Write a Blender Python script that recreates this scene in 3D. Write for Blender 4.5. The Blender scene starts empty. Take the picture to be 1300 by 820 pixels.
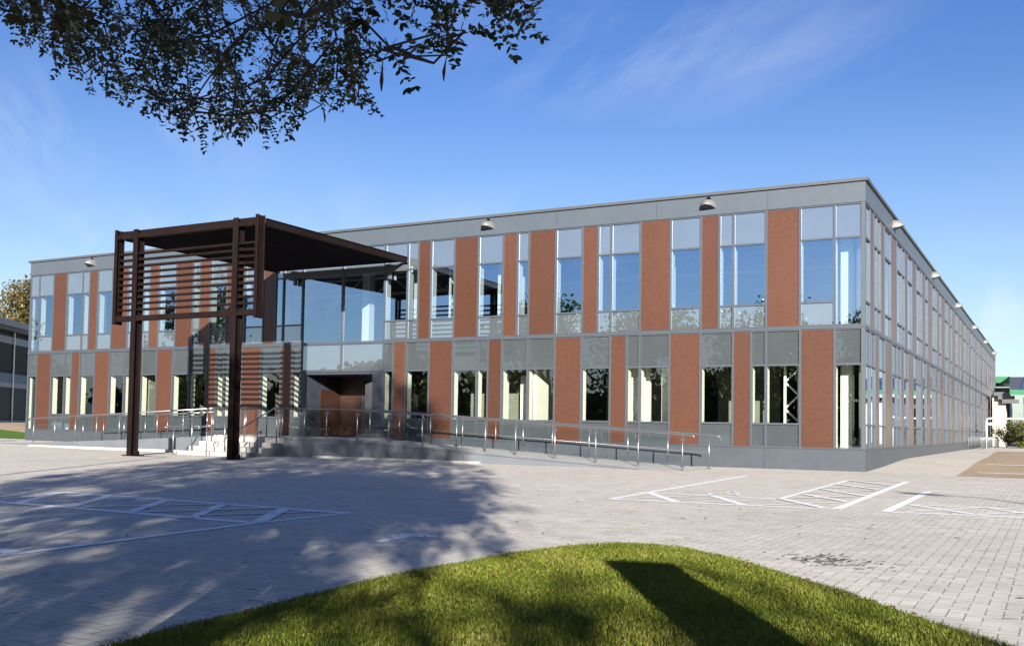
import bpy, math, random
import numpy as np
from mathutils import Vector, Matrix
random.seed(7); RNG = np.random.default_rng(11)
S = bpy.context.scene
COL = S.collection
R = math.radians

# ------------------------------------------------------------------ materials
def newmat(name):
    m = bpy.data.materials.new(name); m.use_nodes = True
    nt = m.node_tree; nt.nodes.clear()
    out = nt.nodes.new('ShaderNodeOutputMaterial')
    return m, nt, out
def N(nt, typ, **kw):
    n = nt.nodes.new(typ)
    for k, v in kw.items():
        if k == 'inp':
            for a, b in v.items(): n.inputs[a].default_value = b
        else: setattr(n, k, v)
    return n
def L(nt, a, b): nt.links.new(a, b)
def math_(nt, op, a, b=None, c=None):
    n = nt.nodes.new('ShaderNodeMath'); n.operation = op
    for i, v in enumerate((a, b, c)):
        if v is None: continue
        if isinstance(v, (int, float)): n.inputs[i].default_value = v
        else: nt.links.new(v, n.inputs[i])
    return n.outputs[0]
def coords(nt, scale=(1, 1, 1)):
    tc = N(nt, 'ShaderNodeTexCoord'); mp = N(nt, 'ShaderNodeMapping')
    mp.inputs['Scale'].default_value = scale
    L(nt, tc.outputs['Object'], mp.inputs['Vector'])
    return mp.outputs['Vector']
def c4(c): return (c[0], c[1], c[2], 1)
def mix_rgb(nt, fac, a, b, blend='MIX'):
    n = N(nt, 'ShaderNodeMix', data_type='RGBA', blend_type=blend)
    for s, v in ((0, fac), (6, a), (7, b)):
        if isinstance(v, (int, float)): n.inputs[s].default_value = v
        elif isinstance(v, tuple): n.inputs[s].default_value = c4(v)
        else: L(nt, v, n.inputs[s])
    return n.outputs[2]
def noise(nt, vec, scale, detail=4, rough=.6, dist=0):
    n = N(nt, 'ShaderNodeTexNoise', inp={'Scale': scale, 'Detail': detail, 'Roughness': rough, 'Distortion': dist})
    if vec is not None: L(nt, vec, n.inputs['Vector'])
    return n.outputs['Fac']
def ramp(nt, fac, stops):
    n = N(nt, 'ShaderNodeValToRGB'); cr = n.color_ramp
    while len(cr.elements) < len(stops): cr.elements.new(.5)
    for e, (p, c) in zip(cr.elements, stops):
        e.position = p; e.color = c4(c) if len(c) == 3 else c
    L(nt, fac, n.inputs[0]); return n.outputs['Color']
def rampv(nt, fac, a, b):
    n = N(nt, 'ShaderNodeMapRange', inp={'From Min': a, 'From Max': b}); L(nt, fac, n.inputs['Value']); return n.outputs['Result']

def plain(name, col, rough=.6, metal=0, spec=.5, var=.12, vscale=3., bump=0, bscale=60, coat=0):
    m, nt, out = newmat(name)
    p = N(nt, 'ShaderNodeBsdfPrincipled')
    v = coords(nt)
    f = noise(nt, v, vscale, 5)
    lo = tuple(x * (1 - var) for x in col); hi = tuple(min(1, x * (1 + var)) for x in col)
    L(nt, ramp(nt, f, [(.3, lo), (.7, hi)]), p.inputs['Base Color'])
    rr = N(nt, 'ShaderNodeMapRange', inp={'To Min': max(0, rough - .06), 'To Max': min(1, rough + .08)})
    L(nt, noise(nt, v, vscale * 4), rr.inputs['Value']); L(nt, rr.outputs[0], p.inputs['Roughness'])
    p.inputs['Metallic'].default_value = metal
    p.inputs['Specular IOR Level'].default_value = spec
    p.inputs['Coat Weight'].default_value = coat
    if bump:
        b = N(nt, 'ShaderNodeBump', inp={'Strength': bump, 'Distance': .01})
        L(nt, noise(nt, v, bscale, 3), b.inputs['Height']); L(nt, b.outputs[0], p.inputs['Normal'])
    L(nt, p.outputs[0], out.inputs[0]); return m

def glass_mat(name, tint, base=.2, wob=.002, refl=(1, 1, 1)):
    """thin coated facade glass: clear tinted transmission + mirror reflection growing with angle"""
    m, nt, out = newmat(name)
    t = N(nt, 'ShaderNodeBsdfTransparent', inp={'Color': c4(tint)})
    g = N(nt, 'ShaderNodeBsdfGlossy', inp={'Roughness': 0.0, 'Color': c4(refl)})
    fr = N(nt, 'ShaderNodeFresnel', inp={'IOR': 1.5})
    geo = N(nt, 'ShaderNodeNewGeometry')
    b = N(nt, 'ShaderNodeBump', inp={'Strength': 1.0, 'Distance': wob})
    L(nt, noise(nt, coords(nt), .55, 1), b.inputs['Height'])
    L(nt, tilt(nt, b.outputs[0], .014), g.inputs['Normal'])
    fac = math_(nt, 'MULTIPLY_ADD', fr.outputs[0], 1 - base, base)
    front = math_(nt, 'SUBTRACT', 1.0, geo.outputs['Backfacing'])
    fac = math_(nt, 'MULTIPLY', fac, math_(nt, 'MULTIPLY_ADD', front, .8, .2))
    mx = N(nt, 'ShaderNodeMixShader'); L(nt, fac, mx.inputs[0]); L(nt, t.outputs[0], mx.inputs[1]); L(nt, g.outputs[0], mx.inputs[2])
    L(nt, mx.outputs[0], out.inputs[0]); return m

def tilt(nt, nrm, amt):
    oi = N(nt, 'ShaderNodeObjectInfo'); wn = N(nt, 'ShaderNodeTexWhiteNoise', noise_dimensions='1D'); L(nt, oi.outputs['Random'], wn.inputs['W'])
    sb = N(nt, 'ShaderNodeVectorMath', operation='SUBTRACT'); L(nt, wn.outputs['Color'], sb.inputs[0]); sb.inputs[1].default_value = (.5, .5, .5)
    sc = N(nt, 'ShaderNodeVectorMath', operation='SCALE'); L(nt, sb.outputs[0], sc.inputs[0]); sc.inputs['Scale'].default_value = amt
    ad = N(nt, 'ShaderNodeVectorMath', operation='ADD'); L(nt, nrm, ad.inputs[0]); L(nt, sc.outputs[0], ad.inputs[1])
    nm = N(nt, 'ShaderNodeVectorMath', operation='NORMALIZE'); L(nt, ad.outputs[0], nm.inputs[0]); return nm.outputs[0]
def spandrel_mat(name, col, base=.2):
    m, nt, out = newmat(name)
    d = N(nt, 'ShaderNodeBsdfDiffuse', inp={'Color': c4(col)})
    f = noise(nt, coords(nt), 1.3, 3)
    L(nt, ramp(nt, f, [(.3, tuple(x * .93 for x in col)), (.7, tuple(x * 1.06 for x in col))]), d.inputs['Color'])
    g = N(nt, 'ShaderNodeBsdfGlossy', inp={'Roughness': .01, 'Color': (.72, .84, 1.0, 1)})
    b = N(nt, 'ShaderNodeBump', inp={'Strength': 1.0, 'Distance': .0006})
    L(nt, noise(nt, coords(nt), .5, 1), b.inputs['Height']); L(nt, tilt(nt, b.outputs[0], .014), g.inputs['Normal'])
    fr = N(nt, 'ShaderNodeFresnel', inp={'IOR': 1.5})
    fac = math_(nt, 'MULTIPLY_ADD', fr.outputs[0], 1 - base, base)
    mx = N(nt, 'ShaderNodeMixShader'); L(nt, fac, mx.inputs[0]); L(nt, d.outputs[0], mx.inputs[1]); L(nt, g.outputs[0], mx.inputs[2])
    L(nt, mx.outputs[0], out.inputs[0]); return m

def cladding_mat():
    m, nt, out = newmat('terracotta_cladding')
    p = N(nt, 'ShaderNodeBsdfPrincipled', inp={'Roughness': .34, 'Specular IOR Level': .5})
    v = coords(nt)
    a = noise(nt, v, 28, 6, .75); b = noise(nt, v, 5, 4, .6); c = noise(nt, v, .35, 2)
    col = ramp(nt, a, [(.32, (.034, .0132, .0073)), (.5, (.062, .0262, .0148)), (.68, (.10, .045, .026))])
    col = mix_rgb(nt, rampv(nt, b, .35, .65), mix_rgb(nt, .5, col, (.062, .024, .015)), col)
    col = mix_rgb(nt, math_(nt, 'MULTIPLY', rampv(nt, c, .4, .6), .18), col, (.09, .036, .023))
    oi = N(nt, 'ShaderNodeObjectInfo')
    hv = N(nt, 'ShaderNodeHueSaturation'); L(nt, col, hv.inputs['Color']); L(nt, math_(nt, 'MULTIPLY_ADD', oi.outputs['Random'], .30, .82), hv.inputs['Value'])
    st = noise(nt, coords(nt, (2.2, 2.2, .12)), 3, 4)
    L(nt, mix_rgb(nt, math_(nt, 'MULTIPLY', rampv(nt, st, .5, .8), .3), hv.outputs[0], (.05, .022, .014)), p.inputs['Base Color'])
    L(nt, p.outputs[0], out.inputs[0]); return m

def steel_rust_mat():
    m, nt, out = newmat('weathered_brown_steel')
    p = N(nt, 'ShaderNodeBsdfPrincipled', inp={'Roughness': .7, 'Metallic': .0, 'Specular IOR Level': .07})
    v = coords(nt, (1, 1, .25))
    a = noise(nt, v, 9, 6, .7); b = noise(nt, v, 1.3, 4)
    col = ramp(nt, a, [(.3, (.005, .003, .003)), (.55, (.009, .005, .0042)), (.75, (.024, .010, .0055))])
    col = mix_rgb(nt, rampv(nt, b, .4, .65), col, (.010, .0065, .007))
    L(nt, col, p.inputs['Base Color'])
    L(nt, p.outputs[0], out.inputs[0]); return m

def paver_mat():
    m, nt, out = newmat('herringbone_block_paving')
    p = N(nt, 'ShaderNodeBsdfPrincipled', inp={'Specular IOR Level': .25})
    tc = N(nt, 'ShaderNodeTexCoord'); sx = N(nt, 'ShaderNodeSeparateXYZ'); L(nt, tc.outputs['Object'], sx.inputs[0])
    u = math_(nt, 'DIVIDE', sx.outputs[0], .105); v = math_(nt, 'DIVIDE', sx.outputs[1], .105)
    iu = math_(nt, 'FLOOR', u); iv = math_(nt, 'FLOOR', v)
    fu = math_(nt, 'SUBTRACT', u, iu); fv = math_(nt, 'SUBTRACT', v, iv)
    # mirrored herringbone: d = (i + j) mod 4
    s = math_(nt, 'ADD', iu, iv)
    d = math_(nt, 'FLOORED_MODULO', s, 4)
    def isd(k): return math_(nt, 'COMPARE', d, k, .1)
    d0, d1, d2, d3 = (isd(k) for k in range(4))
    # with j reversed: d0 left half, d1 right half, d2/d3 the two halves of an upright block
    W = .045
    def edge(x, off):   # 1 near joint unless off
        near = math_(nt, 'LESS_THAN', x, W)
        return math_(nt, 'MULTIPLY', near, math_(nt, 'SUBTRACT', 1.0, off))
    inv = lambda x: math_(nt, 'SUBTRACT', 1.0, x)
    je = math_(nt, 'MAXIMUM', edge(fu, d1), edge(inv(fu), d0))
    jh = math_(nt, 'MAXIMUM', edge(fv, d3), edge(inv(fv), d2))
    joint = math_(nt, 'MAXIMUM', je, jh)
    # block id
    bi = math_(nt, 'SUBTRACT', iu, d1)
    bj = math_(nt, 'SUBTRACT', iv, d3)
    cb = N(nt, 'ShaderNodeCombineXYZ'); L(nt, bi, cb.inputs[0]); L(nt, bj, cb.inputs[1])
    wn = N(nt, 'ShaderNodeTexWhiteNoise', noise_dimensions='3D'); L(nt, cb.outputs[0], wn.inputs['Vector'])
    vec = tc.outputs['Object']
    big = noise(nt, vec, .22, 5, .6); mid = noise(nt, vec, 2.2, 5, .65); fine = noise(nt, vec, 90, 3, .7)
    col = ramp(nt, wn.outputs['Value'], [(0, (.50, .465, .40)), (.5, (.545, .508, .44)), (1, (.59, .55, .48))])
    col = mix_rgb(nt, math_(nt, 'MULTIPLY', rampv(nt, big, .42, .66), .34), col, (.36, .335, .29))
    col = mix_rgb(nt, math_(nt, 'MULTIPLY', rampv(nt, mid, .48, .72), .5), col, (.31, .285, .245))
    col = mix_rgb(nt, math_(nt, 'MULTIPLY', rampv(nt, fine, .5, .8), .25), col, (.22, .20, .18))
    dark = noise(nt, vec, 5.5, 2, .5)
    col = mix_rgb(nt, math_(nt, 'MULTIPLY', rampv(nt, dark, .66, .72), .55), col, (.10, .085, .07))
    jn = noise(nt, vec, 3.1, 3, .6)
    jf = math_(nt, 'MULTIPLY', joint, rampv(nt, jn, .30, .55))
    col = mix_rgb(nt, math_(nt, 'MULTIPLY', jf, .72), col, (.085, .065, .05))
    L(nt, col, p.inputs['Base Color']); p.inputs['Roughness'].default_value = .8
    hgt = math_(nt, 'ADD', math_(nt, 'MULTIPLY', joint, -.6), math_(nt, 'MULTIPLY', wn.outputs['Value'], .35))
    hgt = math_(nt, 'ADD', hgt, math_(nt, 'MULTIPLY', fine, .12))
    b = N(nt, 'ShaderNodeBump', inp={'Strength': .55, 'Distance': .01}); L(nt, hgt, b.inputs['Height']); L(nt, b.outputs[0], p.inputs['Normal'])
    L(nt, p.outputs[0], out.inputs[0]); return m

def brown_paving_mat():
    m, nt, out = newmat('brown_block_paving')
    p = N(nt, 'ShaderNodeBsdfPrincipled', inp={'Roughness': .85, 'Specular IOR Level': .2})
    v = coords(nt)
    br = N(nt, 'ShaderNodeTexBrick', inp={'Scale': 4.7, 'Mortar Size': .012, 'Color1': (.26, .18, .11, 1), 'Color2': (.42, .32, .21, 1), 'Mortar': (.15, .11, .07, 1)})
    L(nt, v, br.inputs['Vector'])
    col = mix_rgb(nt, math_(nt, 'MULTIPLY', rampv(nt, noise(nt, v, .6, 5), .4, .65), .5), br.outputs['Color'], (.38, .30, .21))
    L(nt, col, p.inputs['Base Color']); L(nt, p.outputs[0], out.inputs[0]); return m

def paint_mat():
    m, nt, out = newmat('white_line_paint')
    p = N(nt, 'ShaderNodeBsdfPrincipled', inp={'Roughness': .6})
    v = coords(nt)
    f = rampv(nt, noise(nt, v, 14, 5, .7), .50, .68)
    L(nt, mix_rgb(nt, math_(nt, 'MULTIPLY', f, .75), (.78, .78, .76), (.45, .43, .39)), p.inputs['Base Color'])
    L(nt, p.outputs[0], out.inputs[0]); return m

def soil_grass_mat(name, a, b, scale=18):
    m, nt, out = newmat(name)
    p = N(nt, 'ShaderNodeBsdfPrincipled', inp={'Roughness': .9, 'Specular IOR Level': .1})
    v = coords(nt)
    f = noise(nt, v, scale, 6, .7); g = noise(nt, v, scale * .07, 3)
    col = mix_rgb(nt, rampv(nt, f, .35, .65), a, b)
    col = mix_rgb(nt, math_(nt, 'MULTIPLY', rampv(nt, g, .4, .65), .4), col, (b[0] * 1.2, b[1] * .95, b[2] * .9))
    L(nt, col, p.inputs['Base Color'])
    bm = N(nt, 'ShaderNodeBump', inp={'Strength': .8, 'Distance': .03}); L(nt, f, bm.inputs['Height']); L(nt, bm.outputs[0], p.inputs['Normal'])
    L(nt, p.outputs[0], out.inputs[0]); return m

def leaf_mat(name, cols, trans=.25, rough=.45, spec=.35):
    """leaf colours picked per leaf through the 'tint' attribute"""
    m, nt, out = newmat(name)
    at = N(nt, 'ShaderNodeAttribute', attribute_name='tint')
    n = len(cols)
    col = ramp(nt, at.outputs['Fac'], [(i / (n - 1), c) for i, c in enumerate(cols)])
    p = N(nt, 'ShaderNodeBsdfPrincipled', inp={'Roughness': rough, 'Specular IOR Level': spec})
    L(nt, col, p.inputs['Base Color'])
    t = N(nt, 'ShaderNodeBsdfTranslucent'); L(nt, mix_rgb(nt, .5, col, (.28, .34, .05), 'MIX'), t.inputs['Color'])
    mx = N(nt, 'ShaderNodeMixShader', inp={0: trans}); L(nt, p.outputs[0], mx.inputs[1]); L(nt, t.outputs[0], mx.inputs[2])
    L(nt, mx.outputs[0], out.inputs[0]); return m

def emis_none(): pass

M = {}
M['paver'] = paver_mat(); M['brown'] = brown_paving_mat(); M['paint'] = paint_mat(); M['clad'] = cladding_mat()
M['rust'] = steel_rust_mat()
M['glass_up'] = glass_mat('upper_floor_glass', (.66, .74, .76), .54, refl=(.52, .72, 1.0))
M['glass_lo'] = glass_mat('ground_floor_glass', (.78, .82, .76), .15)
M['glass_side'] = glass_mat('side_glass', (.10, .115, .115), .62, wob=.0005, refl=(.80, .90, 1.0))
M['glass_rail'] = glass_mat('railing_glass', (.86, .90, .89), .01, .0005)
M['span_hi'] = spandrel_mat('grey_glass_spandrel', (.085, .10, .11), .34)
M['span_lo'] = spandrel_mat('grey_panel', (.047, .055, .059), .035)
M['frame'] = plain('grey_aluminium', (.057, .067, .082), .42, .15, var=.05)
M['band'] = plain('grey_metal_panel', (.064, .079, .097), .45, .15, var=.05, vscale=.8)
M['coping'] = plain('dark_coping', (.055, .06, .066), .5, var=.08)
M['plinth'] = plain('plinth_grey', (.044, .053, .065), .5, .1, var=.08, vscale=1.2)
M['darkwall'] = plain('dark_grey_render', (.045, .05, .06), .5, var=.1)
M['white'] = plain('white_plaster', (.80, .79, .74), .7, var=.03)
M['whitesteel'] = plain('white_steel', (.80, .80, .76), .5, var=.03)
M['ceil'] = plain('ceiling_grey', (.22, .22, .20), .8, var=.06)
M['intfloor'] = plain('carpet_floor', (.10, .10, .09), .9, var=.1)
M['intwall'] = plain('interior_wall', (.20, .205, .175), .8, var=.08)
M['wood'] = plain('orange_wood', (.03, .011, .006), .5, var=.2, vscale=6)
M['navy'] = plain('navy_metal', (.035, .04, .055), .45, .1, var=.1)
M['steel'] = plain('brushed_stainless', (.25, .25, .255), .34, .85, var=.06, vscale=8)
M['concrete'] = plain('pale_concrete', (.34, .325, .295), .85, var=.14, vscale=2.5, bump=.2, bscale=50)
M['ramp_top'] = plain('pale_paving_slab', (.36, .345, .315), .85, var=.12, vscale=2, bump=.15)
M['ramp_wall'] = plain('dark_ramp_wall', (.11, .12, .135), .5, .1, var=.1, vscale=1.5)
M['galv'] = plain('galvanised_steel', (.20, .215, .23), .45, .6, var=.08)
M['lightgrey'] = plain('light_grey_casting', (.13, .13, .125), .45, var=.06)
M['black'] = plain('black_plastic', (.02, .02, .022), .4)
M['green'] = plain('green_fascia', (.010, .125, .05), .45, var=.06)
M['slate'] = plain('dark_roof', (.065, .07, .085), .6, var=.15)
M['render'] = plain('cream_render', (.55, .53, .47), .8, var=.05)
M['lilac'] = plain('pale_roof_metal', (.20, .20, .24), .5, .2, var=.05)
M['tealglass'] = plain('teal_dark_glass', (.005, .017, .028), .35, spec=.04)
M['blackglass'] = plain('black_glass', (.003, .004, .007), .35, spec=.03)
M['teal'] = plain('teal_panel', (.03, .09, .14), .5)
M['solar'] = plain('solar_cell', (.025, .035, .09), .25, var=.1, vscale=8)
M['carwhite'] = plain('white_car_paint', (.80, .80, .80), .25, coat=.6, var=.02)
M['tyre'] = plain('tyre_rubber', (.02, .02, .02), .8)
M['bark'] = plain('brown_bark', (.075, .058, .042), .9, var=.4, vscale=9, bump=.8, bscale=16)
M['darkbark'] = plain('dark_twig_bark', (.04, .031, .024), .9, var=.3, vscale=9)
M['lawn'] = soil_grass_mat('lawn_soil', (.05, .06, .012), (.10, .11, .025))
M['verge'] = soil_grass_mat('verge_grass', (.05, .11, .015), (.09, .17, .03), 6)
M['far'] = soil_grass_mat('far_ground', (.13, .13, .10), (.18, .17, .13), 1.5)
M['grass'] = leaf_mat('grass_blades', [(.06, .085, .008), (.14, .172, .018), (.235, .245, .036), (.34, .29, .13)], .35, .5, .25)
M['locust'] = leaf_mat('locust_leaves', [(.007, .012, .003), (.012, .019, .0045), (.020, .028, .006), (.045, .043, .009)], .07)
M['foliage'] = leaf_mat('tree_foliage', [(.030, .045, .012), (.048, .066, .018), (.07, .085, .024), (.085, .072, .022)], .2)
M['autumn'] = leaf_mat('autumn_foliage', [(.05, .045, .015), (.08, .062, .02), (.10, .07, .022), (.06, .06, .018)], .2)
M['hedge'] = leaf_mat('hedge_leaves', [(.015, .035, .010), (.03, .06, .015), (.08, .09, .02), (.22, .16, .03)], .2)
M['deadleaf'] = plain('dry_brown_leaf', (.12, .058, .02), .95, var=.5, vscale=30)
M['pod'] = plain('brown_pod', (.05, .022, .012), .7, var=.3)

# ------------------------------------------------------------------ mesh builder
class MB:
    def __init__(s): s.v = []; s.f = []
    def quad(s, a, b, c, d):
        i = len(s.v); s.v += [tuple(a), tuple(b), tuple(c), tuple(d)]; s.f.append((i, i + 1, i + 2, i + 3)); return s
    def poly(s, pts):
        i = len(s.v); s.v += [tuple(p) for p in pts]; s.f.append(tuple(range(i, i + len(pts)))); return s
    def box(s, x0, x1, y0, y1, z0, z1):
        if x0 > x1: x0, x1 = x1, x0
        if y0 > y1: y0, y1 = y1, y0
        if z0 > z1: z0, z1 = z1, z0
        i = len(s.v)
        s.v += [(x0, y0, z0), (x1, y0, z0), (x1, y1, z0), (x0, y1, z0), (x0, y0, z1), (x1, y0, z1), (x1, y1, z1), (x0, y1, z1)]
        for f in ((3, 2, 1, 0), (4, 5, 6, 7), (0, 1, 5, 4), (1, 2, 6, 5), (2, 3, 7, 6), (3, 0, 4, 7)): s.f.append(tuple(i + k for k in f))
        return s
    def beam(s, p, q, w, h, up=(0, 0, 1)):
        p = Vector(p); q = Vector(q); d = (q - p).normalized(); u = Vector(up)
        if abs(d.dot(u)) > .98: u = Vector((0, 1, 0))
        r = d.cross(u).normalized(); u = r.cross(d)
        i = len(s.v)
        for c in (p, q):
            for a, b in ((-1, -1), (1, -1), (1, 1), (-1, 1)): s.v.append(tuple(c + r * a * w / 2 + u * b * h / 2))
        for f in ((0, 1, 2, 3), (7, 6, 5, 4), (0, 4, 5, 1), (1, 5, 6, 2), (2, 6, 7, 3), (3, 7, 4, 0)): s.f.append(tuple(i + k for k in f))
        return s
    def tube(s, pts, rad, n=8, caps=True):
        pts = [Vector(p) for p in pts]; rad = rad if isinstance(rad, (list, tuple)) else [rad] * len(pts)
        base = len(s.v); prev = None
        for k, p in enumerate(pts):
            d = (pts[min(k + 1, len(pts) - 1)] - pts[max(k - 1, 0)])
            d = d.normalized() if d.length > 1e-9 else Vector((0, 0, 1))
            if prev is None:
                u = Vector((0, 0, 1)) if abs(d.z) < .9 else Vector((1, 0, 0))
                a = d.cross(u).normalized()
            else: a = (prev - d * prev.dot(d)).normalized()
            prev = a; b = d.cross(a)
            for j in range(n):
                t = 2 * math.pi * j / n; s.v.append(tuple(p + (a * math.cos(t) + b * math.sin(t)) * rad[k]))
        for k in range(len(pts) - 1):
            for j in range(n):
                a = base + k * n + j; b = base + k * n + (j + 1) % n
                s.f.append((a, b, b + n, a + n))
        if caps:
            s.f.append(tuple(base + j for j in reversed(range(n))))
            e = base + (len(pts) - 1) * n; s.f.append(tuple(e + j for j in range(n)))
        return s
    def cyl(s, x, y, z0, z1, r, n=12): return s.tube([(x, y, z0), (x, y, z1)], r, n)
    def mesh(s, name, smooth=False):
        me = bpy.data.meshes.new(name); me.from_pydata(s.v, [], s.f); me.update()
        if smooth: me.polygons.foreach_set('use_smooth', [True] * len(me.polygons))
        return me
def link(name, me, mat, parent=None):
    o = bpy.data.objects.new(name, me); COL.objects.link(o)
    if mat and me: me.materials.append(M[mat] if isinstance(mat, str) else mat)
    if parent is not None:
        o.parent = parent
        o.matrix_parent_inverse = PINV.get(parent.name, Matrix())
    return o
PINV = {}
def tag(o, label, cat, group=None, kind=None):
    if label: o['label'] = label
    if cat: o['category'] = cat
    if group: o['group'] = group
    if kind: o['kind'] = kind
    return o
def thing(name, label, cat, loc=(0, 0, 0), group=None):
    o = bpy.data.objects.new(name, None); COL.objects.link(o); o.location = loc; o.empty_display_size = .2
    PINV[o.name] = Matrix.Translation(-Vector(loc))
    return tag(o, label, cat, group)
def part(name, mb, mat, parent, smooth=False, label=None):
    o = link(name, mb.mesh(name, smooth), mat, parent)
    if label: o['label'] = label
    return o
def struct(name, mb, mat, label, cat):
    return tag(link(name, mb.mesh(name), mat), label, cat, kind='structure')
def bevel(o, w=.01, seg=2):
    md = o.modifiers.new('edge', 'BEVEL'); md.width = w; md.segments = seg; md.limit_method = 'ANGLE'; return o

# ------------------------------------------------------------------ camera
f_, cx_, cy_ = 1285.974, 619.439, 482.819
yaw, pit, rol = R(29.332), R(2.609), R(.96)
CAM = Vector((4.922, -31.237, 1.137))
fw = Vector((-math.sin(yaw) * math.cos(pit), math.cos(yaw) * math.cos(pit), math.sin(pit)))
r0 = Vector((math.cos(yaw), math.sin(yaw), 0)); u0 = r0.cross(fw)
cr = math.cos(rol) * r0 + math.sin(rol) * u0; cu = -math.sin(rol) * r0 + math.cos(rol) * u0
cam = bpy.data.cameras.new('camera'); co = bpy.data.objects.new('camera', cam); COL.objects.link(co)
mw = Matrix((cr, cu, -fw)).transposed().to_4x4(); mw.translation = CAM; co.matrix_world = mw
cam.sensor_width = 36; cam.lens = 36 * f_ / 1300; cam.shift_x = (650 - cx_) / 1300; cam.shift_y = (cy_ - 410) / 1300
cam.clip_start = .1; cam.clip_end = 3000
S.camera = co
def proj(P):
    d = np.asarray(P, float) - np.array(CAM); dep = d @ np.array(fw)
    return cx_ + f_ * (d @ np.array(cr)) / dep, cy_ - f_ * (d @ np.array(cu)) / dep, dep

# ------------------------------------------------------------------ light
SUN_AZ, SUN_EL = R(31.1), R(15.9)
tosun = Vector((math.sin(SUN_AZ) * math.cos(SUN_EL), -math.cos(SUN_AZ) * math.cos(SUN_EL), math.sin(SUN_EL)))
sl = bpy.data.lights.new('sun', 'SUN'); sl.energy = 5.0; sl.angle = R(.53); sl.color = (1, .94, .86)
so = bpy.data.objects.new('sun', sl); COL.objects.link(so); so.rotation_euler = tosun.to_track_quat('Z', 'Y').to_euler()
wd = bpy.data.worlds.new('World'); S.world = wd; wd.use_nodes = True
nt = wd.node_tree; nt.nodes.clear()
wo = N(nt, 'ShaderNodeOutputWorld'); bg = N(nt, 'ShaderNodeBackground', inp={'Strength': .052}); L(nt, bg.outputs[0], wo.inputs[0])
sky = N(nt, 'ShaderNodeTexSky', sky_type='NISHITA', sun_disc=False)
sky.sun_elevation = SUN_EL; sky.sun_rotation = math.pi - SUN_AZ
sky.air_density = 1.0; sky.dust_density = .6; sky.ozone_density = 2.2
tc = N(nt, 'ShaderNodeTexCoord')
sep = N(nt, 'ShaderNodeSeparateXYZ'); L(nt, tc.outputs['Generated'], sep.inputs[0])
# cirrus on a high plane: direction / height
zz = math_(nt, 'MAXIMUM', sep.outputs[2], .03)
cxx = math_(nt, 'DIVIDE', sep.outputs[0], zz); cyy = math_(nt, 'DIVIDE', sep.outputs[1], zz)
cb = N(nt, 'ShaderNodeCombineXYZ'); L(nt, cxx, cb.inputs[0]); L(nt, cyy, cb.inputs[1])
mr = N(nt, 'ShaderNodeMapping'); mr.inputs['Rotation'].default_value = (0, 0, R(45)); L(nt, cb.outputs[0], mr.inputs[0])
mp = N(nt, 'ShaderNodeMapping'); mp.inputs['Scale'].default_value = (.34, 2.3, 1); L(nt, mr.outputs[0], mp.inputs[0])
def patch(cx, cy, r0, r1):
    vd = N(nt, 'ShaderNodeVectorMath', operation='DISTANCE'); L(nt, cb.outputs[0], vd.inputs[0]); vd.inputs[1].default_value = (cx, cy, 0)
    return rampv(nt, vd.outputs['Value'], r1, r0)
n1 = noise(nt, mp.outputs[0], .9, 8, .62, .6)
n2 = noise(nt, cb.outputs[0], .16, 3, .5)
cl = math_(nt, 'MULTIPLY', rampv(nt, n1, .42, .78), math_(nt, 'MAXIMUM', math_(nt, 'MAXIMUM', patch(-.9, 2.5, .1, .75), patch(-3.1, 2.2, .2, 1.1)), math_(nt, 'MULTIPLY', rampv(nt, n2, .45, .7), .5)))
low = rampv(nt, sep.outputs[2], .42, .04)     # more cloud near the horizon
n3 = noise(nt, tc.outputs['Generated'], 5.5, 6, .6, .4)
cl2 = math_(nt, 'MULTIPLY', math_(nt, 'MULTIPLY', rampv(nt, n3, .50, .78), rampv(nt, sep.outputs[2], .24, .06)), .75)
hz = math_(nt, 'MULTIPLY', math_(nt, 'POWER', rampv(nt, sep.outputs[2], .32, 0.0), 1.25), .46)
hs = N(nt, 'ShaderNodeHueSaturation', inp={'Saturation': 1.28, 'Value': 1.0, 'Hue': .522}); L(nt, sky.outputs[0], hs.inputs['Color'])
col = mix_rgb(nt, hz, hs.outputs[0], (4.5, 5.6, 7.2))
col = mix_rgb(nt, math_(nt, 'MULTIPLY', cl, .42), col, (6.0, 6.3, 6.9))
col = mix_rgb(nt, cl2, col, (6.6, 6.7, 7.0))
L(nt, col, bg.inputs[0])
S.view_settings.view_transform = 'Standard'; S.view_settings.look = 'None'; S.view_settings.gamma = 1; S.view_settings.use_curve_mapping = False
S.view_settings.exposure = 1.6
S.cycles.max_bounces = 7; S.cycles.transparent_max_bounces = 16; S.cycles.caustics_reflective = False; S.cycles.caustics_refractive = False
S.cycles.sample_clamp_indirect = 6

# ------------------------------------------------------------------ ground
def sm(x, a, b):
    t = min(1, max(0, (x - a) / (b - a))); return t * t * (3 - 2 * t)
def gz(x, y):
    z = .22 * sm(y, -1.0, 11) * sm(x, -4, .4)
    z += .13 * sm(-x, 25, 36) * sm(y, -9, -1)
    z += .70 * sm(-x, 40, 54) * sm(y, -3, 9)
    return z
def axis(lo, hi, fine_lo, fine_hi, step, far=12):
    a = list(np.linspace(lo, fine_lo, far, endpoint=False)); a += list(np.arange(fine_lo, fine_hi, step)); a += list(np.linspace(fine_hi, hi, far)); return a
xs = axis(-120, 60, -70, 16, 1.0); ys = axis(-90, 130, -34, 40, 1.0)
mb = MB(); nx = len(xs)
for y in ys:
    for x in xs: mb.v.append((x, y, gz(x, y)))
for j in range(len(ys) - 1):
    for i in range(nx - 1): mb.f.append((j * nx + i, j * nx + i + 1, (j + 1) * nx + i + 1, (j + 1) * nx + i))
g = struct('paving', mb, 'paver', 'pale grey herringbone block paving of the forecourt', 'paving')
mb = MB().quad((-1500, -1500, -.06), (1500, -1500, -.06), (1500, 1500, -.06), (-1500, 1500, -.06))
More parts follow.
